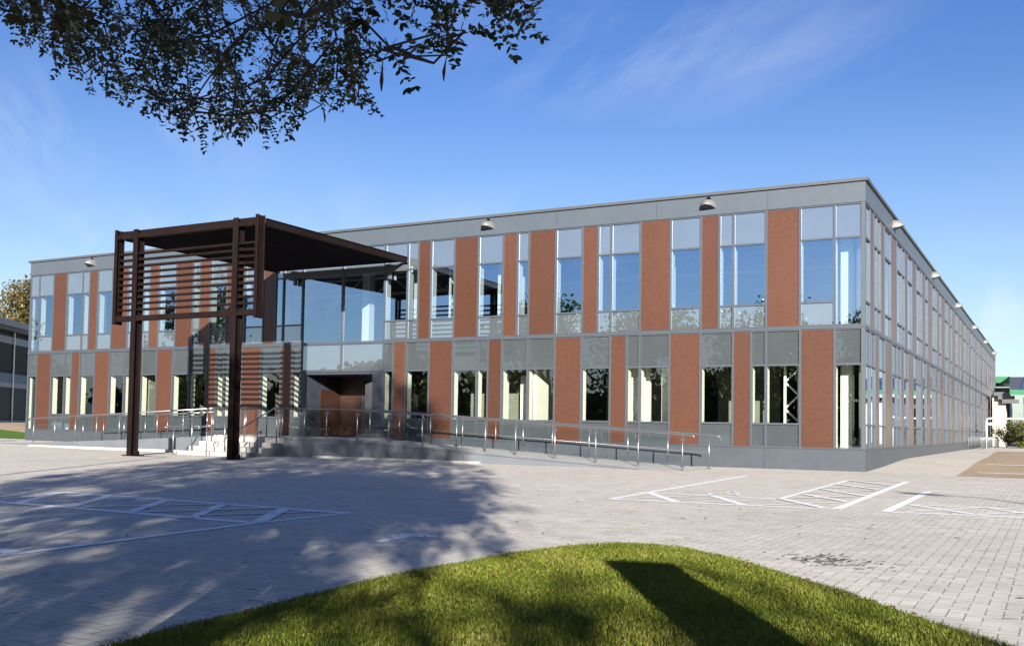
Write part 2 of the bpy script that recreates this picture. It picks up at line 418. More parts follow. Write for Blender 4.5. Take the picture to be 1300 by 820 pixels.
struct('ground', mb, 'far', 'far ground round the site', 'ground')
def sheet(poly, dz, n=24):   # a draped strip: poly as left/right point lists
    mb = MB(); l, r = poly
    for k in range(len(l) - 1):
        for t in range(n):
            a, b = t / n, (t + 1) / n
            def P(u, side): 
                p, q = side[k], side[k + 1]; x = p[0] + (q[0] - p[0]) * u; y = p[1] + (q[1] - p[1]) * u; return (x, y)
            A, B, C_, D = P(a, l), P(a, r), P(b, r), P(b, l)
            mb.quad(*[(p[0], p[1], gz(*p) + dz) for p in (A, B, C_, D)])
    return mb
mb = MB()
def draped(mb, x0, x1, y0, y1, dz, st=1.0):
    X = list(np.arange(x0, x1, st)) + [x1]; Y = list(np.arange(y0, y1, st)) + [y1]
    for i in range(len(X) - 1):
        for j in range(len(Y) - 1):
            q = [(X[i], Y[j]), (X[i + 1], Y[j]), (X[i + 1], Y[j + 1]), (X[i], Y[j + 1])]
            mb.quad(*[(a, b, gz(a, b) + dz) for a, b in q])
Yb = [-.6] + list(range(0, 34))
for ya, yb in zip(Yb[:-1], Yb[1:]):
    xa, xb = (2.5 - .5 * sm(q, 11, 33) for q in (ya, yb))
    mb.quad(*[(x, y, gz(3, y) + .008) for x, y in ((xa, ya), (15, ya), (15, yb), (xb, yb))])
struct('brown_paving', mb, 'brown', 'brown block paved parking area beside the side facade', 'paving')
mb = MB(); draped(mb, -75, -40.5, 6, 15, .006); struct('gravel_drive', mb, 'brown', 'brown gravel drive in front of the dark glass building', 'drive')
mb = MB(); draped(mb, -75, -39.2, 1.5, 6, .008); struct('grass_verge', mb, 'verge', 'green grass verge left of the office building', 'verge')

# ------------------------------------------------------------------ painted markings
def line(mb, a, b, w, dz=.004):
    a = Vector((a[0], a[1], 0)); b = Vector((b[0], b[1], 0)); d = (b - a).normalized(); n_ = Vector((-d.y, d.x, 0)) * w / 2 * (1.15 + .9 * abs(d.x))
    k = max(1, int((b - a).length / 1.0))
    for i in range(k):
        p = a + (b - a) * i / k; q = a + (b - a) * (i + 1) / k
        mb.quad(*[(v.x, v.y, gz(v.x, v.y) + dz) for v in (p - n_, q - n_, q + n_, p + n_)])
SEG = {
'left': [((-8.5,-22.0),(-8.64,-20.61),.1),((-8.64,-20.61),(-2.99,-20.73),.1),((-7.9,-22.38),(-3.0,-22.44),.1),((-2.99,-20.73),(-3.0,-22.44),.1),((-3.0,-22.44),(-2.71,-25.9),.1),((-2.72,-25.65),(-3.3,-25.63),.1),
 ((-7.33,-22.37),(-8.61,-20.63),.085),((-6.29,-22.32),(-7.56,-20.61),.085),((-5.13,-22.36),(-6.35,-20.59),.085),((-3.97,-22.49),(-5.16,-20.7),.085),((-3.0,-22.44),(-4.09,-20.66),.11),
 ((-8.2,-21.87),(-7.77,-20.76),.06),((-7.32,-22.26),(-6.52,-20.64),.06),((-6.13,-22.27),(-5.12,-20.67),.06),((-5.05,-22.36),(-4.12,-20.68),.06),((-4.16,-22.25),(-3.42,-20.88),.06)],
'tee': [((-.84,-23.13),(-.9,-22.46),.1),((-1.06,-22.44),(-.61,-22.37),.1)],
'mid': [((-1.39,-15.89),(-1.97,-5.43),.1),((-1.74,-13.89),(.84,-13.84),.08),((-1.39,-15.89),(2.07,-15.6),.09),((-1.52,-13.83),(-.3,-15.8),.10),((-.29,-13.92),(.77,-15.75),.09),((-1.21,-15.65),(-.38,-13.87),.06),((-.06,-15.74),(.76,-14.08),.06),((.9,-15.64),(1.92,-13.79),.06),
 ((.84,-13.82),(.58,-5.78),.09),((2.07,-15.6),(1.83,-5.42),.12),((.58,-5.78),(1.86,-5.63),.08),((.84,-13.82),(1.89,-15.5),.09),((.83,-12.17),(1.95,-13.83),.09),((.77,-10.16),(1.91,-12.0),.09),((.68,-7.95),(1.81,-9.65),.09),((.61,-5.98),(1.8,-7.64),.09),((.93,-13.69),(1.78,-12.26),.06),((.84,-12.02),(1.81,-10.06),.06),((.79,-9.96),(1.79,-7.93),.06)],
'right': [((2.75,-15.54),(2.7,-9.43),.12),((2.7,-9.43),(6.3,-8.9),.08),((2.75,-15.54),(6.3,-15.0),.09),((2.85,-13.69),(6.3,-13.3),.08),((2.85,-13.69),(3.92,-15.2),.08),((2.99,-15.31),(3.92,-13.5),.06),((3.92,-13.5),(4.9,-15.0),.08),((3.92,-15.2),(4.9,-13.5),.06),((4.9,-13.5),(5.9,-15.0),.08)],
}
def marks(key, label, z=.004):
    mb = MB()
    for i, (a, b, w) in enumerate(SEG[key]): line(mb, a, b, w, z + .0006 * i)
    return struct('parking_marking', mb, 'paint', label, 'road marking')
marks('left', 'white hatched parking marking in the tree shadow at the left')
marks('tee', 'small white T shaped marking near the lawn tip')
marks('mid', 'white hatched disabled bay marking before the corner of the offices')
marks('right', 'white bay marking at the right edge beside the hatched disabled bay')
for a, b, w, lb in [((-9.34,-12.85),(-9.13,-12.04),.1,'short white dash in the tree shadow before the entrance'),((2.87,-5.03),(3.48,-4.54),.1,'short white dash beside the brown paving'),((-4.79,-14.48),(-4.18,-13.69),.1,'short white dash left of the disabled bay'),
                ((-22.83,-11.67),(-22.6,-10.57),.1,'white dash farthest left on the forecourt'),((-20.17,-11.82),(-20.01,-10.97),.1,'white dash left of the pergola foot')]:
    mb = MB(); line(mb, a, b, w); struct('parking_marking', mb, 'paint', lb, 'road marking')
mb = MB()
for k in range(7): line(mb, (2.9 - .02 * k, 1.6 + 4.8 * k), (4.6, 1.7 + 4.8 * k), .11, .014)
struct('parking_marking', mb, 'paint', 'white bay lines on the brown paving', 'road marking')
# wheelchair symbol
mb = MB(); ox, oy, sx_, sy_ = -.34, -13.25, .36, .70
def ring(mb, cx, cy, r, w, a0, a1, n=18):
    for k in range(n):
        t, u = a0 + (a1 - a0) * k / n, a0 + (a1 - a0) * (k + 1) / n
        pts = [(cx + rr * math.cos(q), cy + rr * math.sin(q)) for rr, q in ((r - w, t), (r + w, t), (r + w, u), (r - w, u))]
        mb.quad(*[(ox + a * sx_, oy + b * sy_, .0065) for a, b in pts])
ring(mb, 0, 0, .55, .085, R(100), R(380)); ring(mb, -.12, 1.45, .07, .07, 0, 2 * math.pi)
for a, b in [((-.1, 1.22), (0, .45)), ((0, .45), (.6, .42)), ((.6, .42), (.85, -.35)), ((-.08, .95), (.5, .92)), ((.85, -.35), (1.05, -.28))]:
    line(mb, (ox + a[0] * sx_, oy + a[1] * sy_), (ox + b[0] * sx_, oy + b[1] * sy_), .085, .0065)
struct('wheelchair_marking', mb, 'paint', 'white wheelchair symbol painted in the disabled bay', 'road marking')

# ------------------------------------------------------------------ office building
B = thing('office_building', 'long two storey office building with terracotta panels and grey framed windows', 'building', (-18, 0, .2))
L1, L2, H, PZ, MZ, PB = 37.72, 72.6, 8.65, .65, 4.27, 7.98
def T_front(u, w, z): return (u, -w, z)
def T_side(u, w, z): return (w, u, z)
def fbox(mb, T, u0, u1, w0, w1, z0, z1):
    a = T(u0, w0, z0); b = T(u1, w1, z1); return mb.box(a[0], b[0], a[1], b[1], a[2], b[2])
FW = .032
def add_window(T, a, b, z0, z1, trans, fr, panes, spans):
    """trans: transom heights; kinds between: list of 'g' or 's' (upper) ..."""
    fbox(fr, T, a + .001, a + FW, -.07, .045, z0, z1); fbox(fr, T, b - FW, b - .001, -.07, .045, z0, z1)
    zs = [z0] + [t for t, _ in trans[1:]] + [z1]
    fbox(fr, T, a + FW, b - FW, -.07, .040, z0, z0 + .035); fbox(fr, T, a + FW, b - FW, -.07, .040, z1 - .035, z1)
    for (t, _) in trans[1:]: fbox(fr, T, a + FW, b - FW, -.07, .040, t - .028, t + .028)
    for i, (_, kind) in enumerate(trans):
        p0 = zs[i] + (.035 if i == 0 else .028); p1 = zs[i + 1] - (.035 if i == len(trans) - 1 else .028)
        A, Bq, C_, D = T(a + FW, -.01, p0), T(b - FW, -.01, p0), T(b - FW, -.01, p1), T(a + FW, -.01, p1)
        mbx = panes if kind == 'g' else spans
        if T is T_front: mbx.quad(A, Bq, C_, D)
        else: mbx.quad(A, Bq, C_, D)
UP = [(None, 's'), (5.03, 'g'), (6.93, 's')]; LO = [(None, 's'), (1.37, 'g'), (3.16, 's')]
UPC = [(None, 'g'), (6.93, 's')]; LOC_ = [(None, 'g'), (3.16, 's')]
ZU0, ZU1, ZL0, ZL1 = 4.315, 7.945, .655, 4.225
def window(T, a, b, up, corner=False, glass=None):
    fr, pa, sp = MB(), MB(), MB()
    tr = (UPC if up else LOC_) if corner else (UP if up else LO)
    add_window(T, a, b, ZU0 if up else ZL0, ZU1 if up else ZL1, tr, fr, pa, sp)
    w = part('window', fr, 'frame', B)
    g_ = glass or ('glass_up' if up else 'glass_lo')
    part('pane', pa, g_, w)
    for i in range(0, len(sp.v), 4): part('spandrel_panel', MB().quad(*sp.v[i:i + 4]), 'span_hi' if up else 'span_lo', w)
def clad(T, a, b, up, lining):
    mb = MB(); z0, z1 = (ZU0, ZU1) if up else (ZL0, ZL1)
    fbox(mb, T, a + FW, b - FW, -.06, .022, z0 + .02, z1 - .02)
    o = part('cladding_panel', mb, 'clad', B)
    fr = MB(); fbox(fr, T, a + .001, a + FW, -.07, .045, z0, z1); fbox(fr, T, b - FW, b - .001, -.07, .045, z0, z1)
    fbox(fr, T, a + FW, b - FW, -.07, .035, z0, z0 + .02); fbox(fr, T, a + FW, b - FW, -.07, .035, z1 - .02, z1)
    part('trim', fr, 'frame', o)
    fbox(lining, T, a + .0, b - .0, -.36, -.075, z0 - .02, z1 + .02)
upb = [-.04,-.82,-1.83,-2.85,-3.87,-4.32,-4.91,-5.92,-6.95,-7.98,-8.45,-9.02,-10.02,-11.05,-11.5,-12.07,-13.08,-14.08,-15.09,-15.64,-16.12,-17.14]
upt = 'CWBWwBWBWwBWBwBWBWBwW'
upb2 = [-21.11,-22.09,-22.5,-23.13,-24.14,-25.13,-26.06,-26.65,-27.07,-28.07,-29.11,-29.64,-30.1,-31.03,-32.05,-33.0,-33.55,-34.02,-35.1,-36.03,-37.06,-37.68]
upt2 = 'WwBWBWBwBWBwWBWBwWBWC'
lob = [-.04,-.82,-1.82,-2.85,-3.3,-3.87,-4.91,-5.93,-6.95,-7.4,-7.98,-9.02,-10.02,-11.05,-12.07,-12.63,-13.09,-14.09,-15.11,-16.12,-16.69,-17.14]
lot = 'CBWwBWBWwBWBWWBwWBWBw'
lob2 = [-21.11,-21.52,-22.14,-23.17,-24.18,-25.18,-25.61,-26.17,-27.18,-28.16,-29.12,-30.1,-30.66,-31.13,-32.09,-33.06,-34.06,-34.62,-35.1,-36.03,-37.06,-37.68]
lot2 = 'wBWBWwBWWBWBwWBWBwWBC'
lining = MB()
for bs, ts, up in ((upb, upt, 1), (upb2, upt2, 1), (lob, lot, 0), (lob2, lot2, 0)):
    assert len(bs) == len(ts) + 1, (len(bs), len(ts))
    for k, t in enumerate(ts):
        b_, a_ = bs[k], bs[k + 1]
        if t == 'B': clad(T_front, a_, b_, up, lining)
        else:
            window(T_front, a_, b_, up, t == 'C')
            z0, z1 = (ZU0, ZU1) if up else (ZL0, ZL1)
            fbox(lining, T_front, a_ - .028, a_ + .028, -.33, -.075, z0, z1)     # white mullion lining
# corner posts
mb = MB().box(-.04, .045, -.045, .04, PZ, PB); part('corner_post', mb, 'coping', B)
mb = MB().box(-L1, -L1 + .04, -.045, .06, PZ, PB); part('corner_post', mb, 'frame', B)
# side facade
us = [.06,.97,1.72,2.35,3.11,3.91,5.40,6.83,8.2,8.97,9.76,11.19,12.55,13.92,14.62,15.58,16.75,18.52]; ust = 'WBWwBWBWwBWBWwBWB'
ls = [.06,1.06,1.99,2.65,4.05,5.63,6.96,7.95,8.64,10.01,11.51,13.19,13.92,14.68,16.14,17.64]; lst = 'WwBWBWwBWBWwBWB'
pat_w = [1.35, .75, .85, 1.15, 1.75]; pat_t = 'WwBWB'
for bs, ts in ((us, 'u'), (ls, 'l')):
    pass
k = 0
ust = list(ust)
while us[-1] < L2 - 1.6: us.append(us[-1] + pat_w[k % 5]); ust.append(pat_t[k % 5]); k += 1
us.append(L2); ust.append('W')
lst = list(lst); k = 0
while ls[-1] < L2 - 1.6: ls.append(ls[-1] + pat_w[k % 5] * 1.02); lst.append(pat_t[k % 5]); k += 1
ls.append(L2); lst.append('W')
ffr, fpa, fsp, fcl = MB(), MB(), MB(), MB()
for bs, ts, up in ((us, ust, 1), (ls, lst, 0)):
    for k, t in enumerate(ts):
        a_, b_ = bs[k], bs[k + 1]
        z0, z1 = (ZU0, ZU1) if up else (ZL0, ZL1)
        near = a_ < 30
        if t == 'B':
            if near: clad(T_side, a_, b_, up, lining)
            else:
                fbox(fcl, T_side, a_ + FW, b_ - FW, -.06, .022, z0, z1); fbox(lining, T_side, a_, b_, -.36, -.075, z0, z1)
                for q in (a_ + .001, b_ - FW): fbox(ffr, T_side, q, q + FW - .001, -.07, .045, z0, z1)
        else:
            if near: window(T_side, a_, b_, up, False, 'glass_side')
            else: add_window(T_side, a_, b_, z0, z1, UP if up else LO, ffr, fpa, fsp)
            fbox(lining, T_side, b_ - .028, b_ + .028, -.3, -.075, z0, z1)
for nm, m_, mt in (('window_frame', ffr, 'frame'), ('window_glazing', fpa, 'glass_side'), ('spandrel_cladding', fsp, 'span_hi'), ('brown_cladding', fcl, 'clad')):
    o = part(nm, m_, mt, B); o['kind'] = 'stuff'
part('reveal_lining', lining, 'white', B)
# bands
mb = MB(); fbox(mb, T_front, -L1 - .02, .05, -.1, .055, 4.232, 4.308); fbox(mb, T_side, .052, L2, -.1, .055, 4.232, 4.308); part('floor_band', mb, 'frame', B)
def panels(z0, z1, w, mat, name, step):
    e = [-L1] + list(np.arange(-L1 + step * .7, -.8, step)) + [w]
    for a, b in zip(e[:-1], e[1:]):
        mb = MB(); fbox(mb, T_front, a + .004, b - (.004 if b < 0 else 0), -.12, w, z0, z1); part(name, mb, mat, B)
    e = [.13] + list(np.arange(step, L2 - 1, step * 1.7)) + [L2]
    for a, b in zip(e[:-1], e[1:]):
        mb = MB(); fbox(mb, T_side, a + .004, b - .004, -.12, w, z0, z1); part(name, mb, mat, B)
panels(7.955, 8.56, .06, 'band', 'parapet_panel', 3.6)
panels(-.35, .635, .05, 'plinth', 'plinth_panel', 5.2)
mb = MB(); fbox(mb, T_front, -L1 - .1, .14, -.5, .13, 8.565, 8.655); fbox(mb, T_side, .502, L2 + .1, -.5, .13, 8.565, 8.655); part('coping', mb, 'coping', B)
mb = MB(); fbox(mb, T_front, -L1, .07, -.1, .075, .636, .652); fbox(mb, T_side, .102, L2, -.1, .075, .636, .652); part('plinth_cap', mb, 'frame', B)
mb = MB(); fbox(mb, T_side, 1.0, L2, .05, .058, .33, .35); part('plinth_groove', mb, 'coping', B)
# backing behind joints, roof, rear walls, floors
mb = MB(); mb.box(-L1 + .05, -.12, .12, .3, 7.97, 8.55); mb.box(-.3, -.12, .31, L2, 7.97, 8.55); mb.box(-L1 + .05, -.12, .12, .3, -.3, .62); mb.box(-.3, -.12, .31, L2, -.3, .62)
part('backing_wall', mb, 'darkwall', B)
mb = MB(); mb.box(-L1 + .1, -.31, .31, L2, 8.1, 8.3); part('roof', mb, 'slate', B)
mb = MB(); mb.box(-L1 + .05, -L1 + .2, .2, L2, -.3, 8.5); mb.box(-L1 + .2, 0, L2, L2 + .15, -.3, 8.5); part('rear_wall', mb, 'plinth', B)
mb = MB(); mb.box(-L1 + .21, -21.15, .1, L2 - .01, .40, .60); mb.box(-21.14, -17.11, 2.6, L2 - .01, .40, .60); mb.box(-17.10, -.1, .1, L2 - .01, .40, .60)
mb.box(-L1 + .21, -.12, .38, L2 - .01, 4.0, 4.30); part('floor_slab', mb, 'intfloor', B)
mb = MB(); mb.box(-L1 + .22, -.40, .38, L2 - .02, 3.55, 3.62); mb.box(-L1 + .22, -.40, .38, L2 - .02, 7.55, 7.62); part('ceiling', mb, 'ceil', B)
mb = MB(); mb.box(-L1 + .3, -9.0, 9.0, 9.15, .61, 3.54); mb.box(-L1 + .3, -14.0, 11.0, 11.15, 4.31, 7.54); mb.box(-9.0, -8.85, 9.0, 40, .61, 3.54); mb.box(-14, -13.85, 11.0, 40, 4.31, 7.54)
for x, y in ((-24.3, 4.5), (-30.2, 4.5), (-11.2, 2.2)): mb.box(x, x + .12, .5, y, .61, 3.54)
mb.box(-14.6, -12.0, 2.2, 2.32, .61, 3.54)
for xa, xb in ((-9.3, -7.2), (-5.2, -3.1), (-20.9, -20.8), (-34.4, -32.0)): mb.box(xa, xb, 2.9, 3.02, .61, 3.54)
part('partition_wall', mb, 'intwall', B)
mb = MB(); mb.box(-11.05, -10.93, .45, 2.2, .61, 3.54); mb.box(-12.0, -11.2, 1.3, 1.42, .61, 3.0); mb.box(-7.8, -7.0, 1.1, 1.25, .61, 3.3); part('partition_wall', mb, 'white', B)
def column(x, y, z0, z1, w=.34):
    part('column', MB().box(x - w / 2, x + w / 2, y - w / 2, y + w / 2, z0, z1), 'whitesteel', B)
for x in (-.62, -6.3, -12.55, -18.6, -24.85, -31.1, -36.8):
    column(x, .95, 4.31, 7.54)
    if x != -18.6: column(x, .95, .61, 3.54)
for x in (-16.55, -12.0, -33.8, -28.7): column(x, 1.2, 4.31, 7.54, .42)
for y in (7, 13.2, 19.4, 25.6, 31.8, 38): column(-.8, y, 4.31, 7.54); column(-.8, y, .61, 3.54)
def lattice(p0, p1, h, n, up=Vector((0, 0, 1))):
    mb = MB(); p0 = Vector(p0); p1 = Vector(p1); o = Vector(up) * h
    mb.beam(p0, p1, .07, .07); mb.beam(p0 + o, p1 + o, .07, .07)
    for k in range(n):
        a = p0 + (p1 - p0) * k / n; b = p0 + (p1 - p0) * (k + 1) / n
        mb.beam(a if k % 2 else a + o, b + o if k % 2 else b, .05, .05)
    return mb
for y in (3.0, 7.5): part('roof_truss', lattice((-L1 + 1, y, 6.55), (-1, y, 6.55), .65, 44), 'whitesteel', B)
for x, z0, z1 in ((-14.75, 4.31, 7.5), (-2.45, .61, 3.5), (-34.6, 4.31, 7.5), (-7.5, .61, 3.5)):
    part('lattice_column', lattice((x, .8, z0), (x, .8, z1), .42, 7, Vector((1, 0, 0))), 'whitesteel', B)
for x in range(-36, -2, 6):
    pass
# entrance: wide panes, canopy strip, recess
def wide(a, b):
    fr, pa, sp = MB(), MB(), MB()
    fbox(fr, T_front, a + .001, a + .04, -.08, .05, 3.19, ZU1); fbox(fr, T_front, b - .04, b - .001, -.08, .05, 3.19, ZU1)
    for z in (3.20, 4.24, 7.05): fbox(fr, T_front, a + .04, b - .04, -.08, .045, z - .04, z + .04)
    fbox(fr, T_front, a + .04, b - .04, -.08, .045, ZU1 - .035, ZU1)
    pa.quad((a + .04, .01, 4.28), (b - .04, .01, 4.28), (b - .04, .01, 7.01), (a + .04, .01, 7.01))
    sp.quad((a + .04, .01, 3.24), (b - .04, .01, 3.24), (b - .04, .01, 4.20), (a + .04, .01, 4.20))
    sp.quad((a + .04, .01, 7.09), (b - .04, .01, 7.09), (b - .04, .01, ZU1 - .035), (a + .04, .01, ZU1 - .035))
    w = part('window', fr, 'frame', B); part('pane', pa, 'glass_up', w)
    for i in range(0, len(sp.v), 4): part('spandrel_panel', MB().quad(*sp.v[i:i + 4]), 'span_hi', w)
wide(-19.12, -17.14); wide(-21.11, -19.12)
mb = MB(); mb.box(-21.11, -20.86, -.03, 2.4, .655, 3.15); mb.box(-17.62, -17.14, -.03, 2.4, .655, 3.15); mb.box(-20.86, -17.62, -.02, 2.4, 3.05, 3.15); part('entrance_surround', mb, 'navy', B)
mb = MB(); mb.box(-20.86, -19.75, 2.2, 2.35, .655, 3.05); mb.box(-20.85, -20.81, .9, 2.19, .7, 2.5); part('entrance_wall', mb, 'wood', B)
dr = MB(); dr.box(-19.74, -19.66, 2.2, 2.3, .655, 3.05); dr.box(-17.70, -17.63, 2.2, 2.3, .655, 3.05); dr.box(-18.72, -18.65, 2.2, 2.3, .655, 3.05); dr.box(-19.65, -17.71, 2.2, 2.3, 2.95, 3.05); dr.box(-19.65, -18.73, 2.2, 2.3, .655, .74); dr.box(-18.64, -17.71, 2.2, 2.3, .655, .74)
d_ = part('entrance_door', dr, 'navy', B)
part('pane', MB().quad((-19.65, 2.25, .74), (-18.73, 2.25, .74), (-18.73, 2.25, 2.95), (-19.65, 2.25, 2.95)).quad((-18.64, 2.25, .74), (-17.71, 2.25, .74), (-17.71, 2.25, 2.95), (-18.64, 2.25, 2.95)), 'glass_lo', d_)
part('handle', MB().tube([(-18.78, 2.14, 1.3), (-18.78, 2.14, 2.1)], .018).tube([(-18.57, 2.14, 1.3), (-18.57, 2.14, 2.1)], .018), 'steel', d_)
# floodlights on the parapet
def floodlight(T, u, zc):
    prof = []
    n, m_ = 12, 5; hw, dp, ht = .23, .36, .22
    mb = MB(); rows = []
    for i in range(m_ + 1):
        t = i / m_ * math.pi / 2; row = []
        for j in range(n + 1):
            a = math.pi * j / n
            x = -math.cos(a) * hw * math.cos(t * .9); w = .06 + math.sin(a) * dp * math.cos(t); z = zc - .10 + ht * math.sin(t) - .09 * (1 - (w - .06) / dp) * (1 if i == 0 else 0)
            row.append(T(u + x, w, z))
        rows.append(row)
    for i in range(m_):
        for j in range(n): mb.quad(rows[i][j], rows[i][j + 1], rows[i + 1][j + 1], rows[i + 1][j])
    mb.poly([T(u - hw * .2, .06, zc + .2), T(u + hw * .2, .06, zc + .2), T(u + hw, .06, zc - .2), T(u - hw, .06, zc - .2)])
    o = part('wall_light', mb, 'lightgrey', B)
    lens = MB().poly(list(reversed(rows[0])) ); part('lens', lens, 'black', o)
for u in (-4.67, -12.69, -26.0, -33.44): floodlight(T_front, u, 8.33)
for u in (5.82, 18.41, 30.62, 43.53, 55.6, 67.6): floodlight(T_side, u, 8.36)

# ------------------------------------------------------------------ pergola
Pg = thing('entrance_pergola', 'dark brown weathered steel pergola with slatted screen over the entrance steps', 'pergola', (-19.2, -4.1, 0))
YF, ZT = -8.05, 7.40
XL, XR = -22.33, -16.05
for x in (-21.45, -17.08):
    mb = MB(); w = .21
    mb.box(x, x + w, YF - .16, YF - .14, 0, ZT); mb.box(x, x + w, YF + .12, YF + .14, 0, ZT); mb.box(x + w / 2 - .012, x + w / 2 + .012, YF - .139, YF + .119, 0, ZT - .002)
    o = part('post', mb, 'rust', Pg)
    part('base_plate', MB().box(x - .08, x + w + .10, YF - .28, YF + .30, 0, .03).box(x + w + .002, x + w + .16, YF - .05, YF + .05, .03, .16), 'rust', o)
mb = MB()
for x in (XL, XR - .13):
    mb.box(x, x + .13, YF - .16, YF - .14, 4.30, 7.44); mb.box(x, x + .13, YF + .12, YF + .14, 4.30, 7.44); mb.box(x + .055, x + .075, YF - .139, YF + .119, 4.30, 7.43)
mb.box(XL + .131, XR - .131, YF - .135, YF + .04, 4.39, 4.56); mb.box(XL + .131, XR - .131, YF - .14, YF + .02, 7.12, 7.27)
part('screen_frame', mb, 'rust', Pg)
mb = MB()
for k in range(10):
    z = 4.76 + .206 * k
    mb.beam((XL + .132, YF - .02, z), (XR - .132, YF - .02, z), .12, .066)
part('louvre_screen', mb, 'rust', Pg)
mb = MB()
for x in (XL + .02, XR - .11):
    mb.box(x, x + .09, YF + .23, -.10, 7.14, 7.16); mb.box(x, x + .09, YF + .23, -.10, 7.36, 7.38); mb.box(x + .035, x + .055, YF + .23, -.10, 7.161, 7.359)
mb.box(XL + .13, XR - .13, YF + .05, YF + .20, 7.30, 7.41)
part('roof_beam', mb, 'rust', Pg)
mb = MB()
y = YF + .30
while y < -.25:
    p = Vector((XL + .116, y, 7.21)); q = Vector((XR - .114, y, 7.21))
    mb.beam(p, q, .045, .095); y += .205
part('roof_slats', mb, 'rust', Pg)
mb = MB(); mb.box(XL + .4, XR - .02, -.24, -.08, 6.86, 7.08)
for x in (-21.5, -16.95): mb.box(x, x + .25, -.30, -.081, 7.082, 7.135); mb.box(x + .05, x + .15, -.2, -.06, 6.60, 6.858)
part('wall_beam', mb, 'coping', Pg)

# ------------------------------------------------------------------ steps and ramps
St = thing('entrance_steps', 'pale stone steps with four risers leading up to the entrance landing', 'steps', (-20, -5, 0))
X0, X1 = -21.75, -18.42
yt = [-4.30, -4.72, -5.19, -5.78]; zt = [.63, .455, .295, .135]
for i in range(1, 4):
    part('step', MB().box(X0, X1, yt[i] if i == 3 else yt[i], yt[i - 1] if i else 0, -.05 if i == 3 else zt[i + 1] - .02 if i < 3 else 0, zt[i]), 'concrete', St)
part('step', MB().box(X0, X1, -4.30, -3.9, .40, .632), 'concrete', St)
mb = MB()
for i in range(4): 
    mb.box(X0 + .05, X1 - .05, yt[i] + .02, yt[i] + .06, zt[i] + (.002 if i else .004), zt[i] + .005 + (.002 if i else 0))
part('nosing_strip', mb, 'coping', St)
part('side_wall', MB().box(X1 + .001, X1 + .08, -4.72, -3.9, -.05, .44).box(X1 + .002, X1 + .08, -5.19, -4.721, -.05, .28).box(X1 + .003, X1 + .08, -5.78, -5.191, -.05, .12), 'ramp_wall', St)
def rzr(x): return .64 if x < -15.9 else max(.0, .64 - (x + 15.9) * (.64 / 11.8))
def rzl(x): return .62 if x > -21.8 else max(.0, .62 - (-21.8 - x) * (.55 / 10.5))
Rr = thing('access_ramp', 'long pale ramp with dark side wall descending right from the entrance', 'ramp', (-11, -2.9, 0))
xs_ = [-18.33, -15.9, -12, -8, -4.1]
mt, ms, ms2 = MB(), MB(), MB()
for a, b in zip(xs_[:-1], xs_[1:]):
    za, zb = rzr(a), rzr(b)
    yb = -.06 if b <= -15.8 else -1.55
    mt.quad((a, -4.15, za + .006), (b, -4.15, zb + .006), (b, yb, zb + .006), (a, yb, za + .006))
    ms.quad((a, -4.19, za - .06), (b, -4.19, zb - .06), (b, -4.19, zb + .006), (a, -4.19, za + .006))
    mt.quad((a, -4.19, za + .006), (b, -4.19, zb + .006), (b, -4.15, zb + .006), (a, -4.15, za + .006))
    ms.quad((a, -4.15, -.1), (b, -4.15, -.1), (b, -4.15, zb - .004), (a, -4.15, za - .004))
    ms2.quad((b, yb + .002, -.1), (a, yb + .002, -.1), (a, yb + .002, za), (b, yb + .002, zb))
part('side_wall', ms2, 'ramp_wall', Rr); part('deck', mt, 'ramp_top', Rr); part('side_wall', ms, 'ramp_wall', Rr)
mb = MB(); mb.box(-16.9, -10.5, -4.40, -4.152, -.05, .075); bevel(struct('kerb', mb, 'concrete', 'pale concrete kerb along the foot of the ramp wall', 'kerb'), .02)
Rl = thing('access_ramp', 'pale ramp descending left from the entrance towards the far left corner', 'ramp', (-27, -2.9, 0))
xs_ = [-21.76, -21.8, -26, -30, -34.5, -36.2]
mt, ms = MB(), MB()
for b, a in zip(xs_[:-1], xs_[1:]):
    za, zb = rzl(a) + gz(a, -4) , rzl(b) + gz(b, -4)
    mt.quad((a, -4.1, za + .012), (b, -4.1, zb + .012), (b, -1.5, zb + .012), (a, -1.5, za + .012))
    ms.quad((a, -4.1, -.1), (b, -4.1, -.1), (b, -4.1, zb + .012), (a, -4.1, za + .012))
    ms.quad((b, -1.5, -.1), (a, -1.5, -.1), (a, -1.5, za + .012), (b, -1.5, zb + .012))
ms.quad((-36.2, -1.5, -.1), (-36.2, -4.1, -.1), (-36.2, -4.1, .16), (-36.2, -1.5, .16))
part('deck', mt, 'ramp_top', Rl); part('side_wall', ms, 'ramp_wall', Rl)
mb = MB().box(-21.75, -18.34, -3.9, -.06, .4, .640); mb.box(-24.2, -21.76, -1.49, -.06, .3, .636)
La = thing('entrance_landing', 'flat pale paved landing in front of the entrance doors', 'landing', (-20, -2, .64)); part('deck', mb, 'ramp_top', La)
mb = MB(); mb.box(-31.5, -22.1, -4.45, -4.102, -.05, .10); bevel(struct('kerb', mb, 'concrete', 'pale concrete kerb along the foot of the left ramp', 'kerb'), .02)

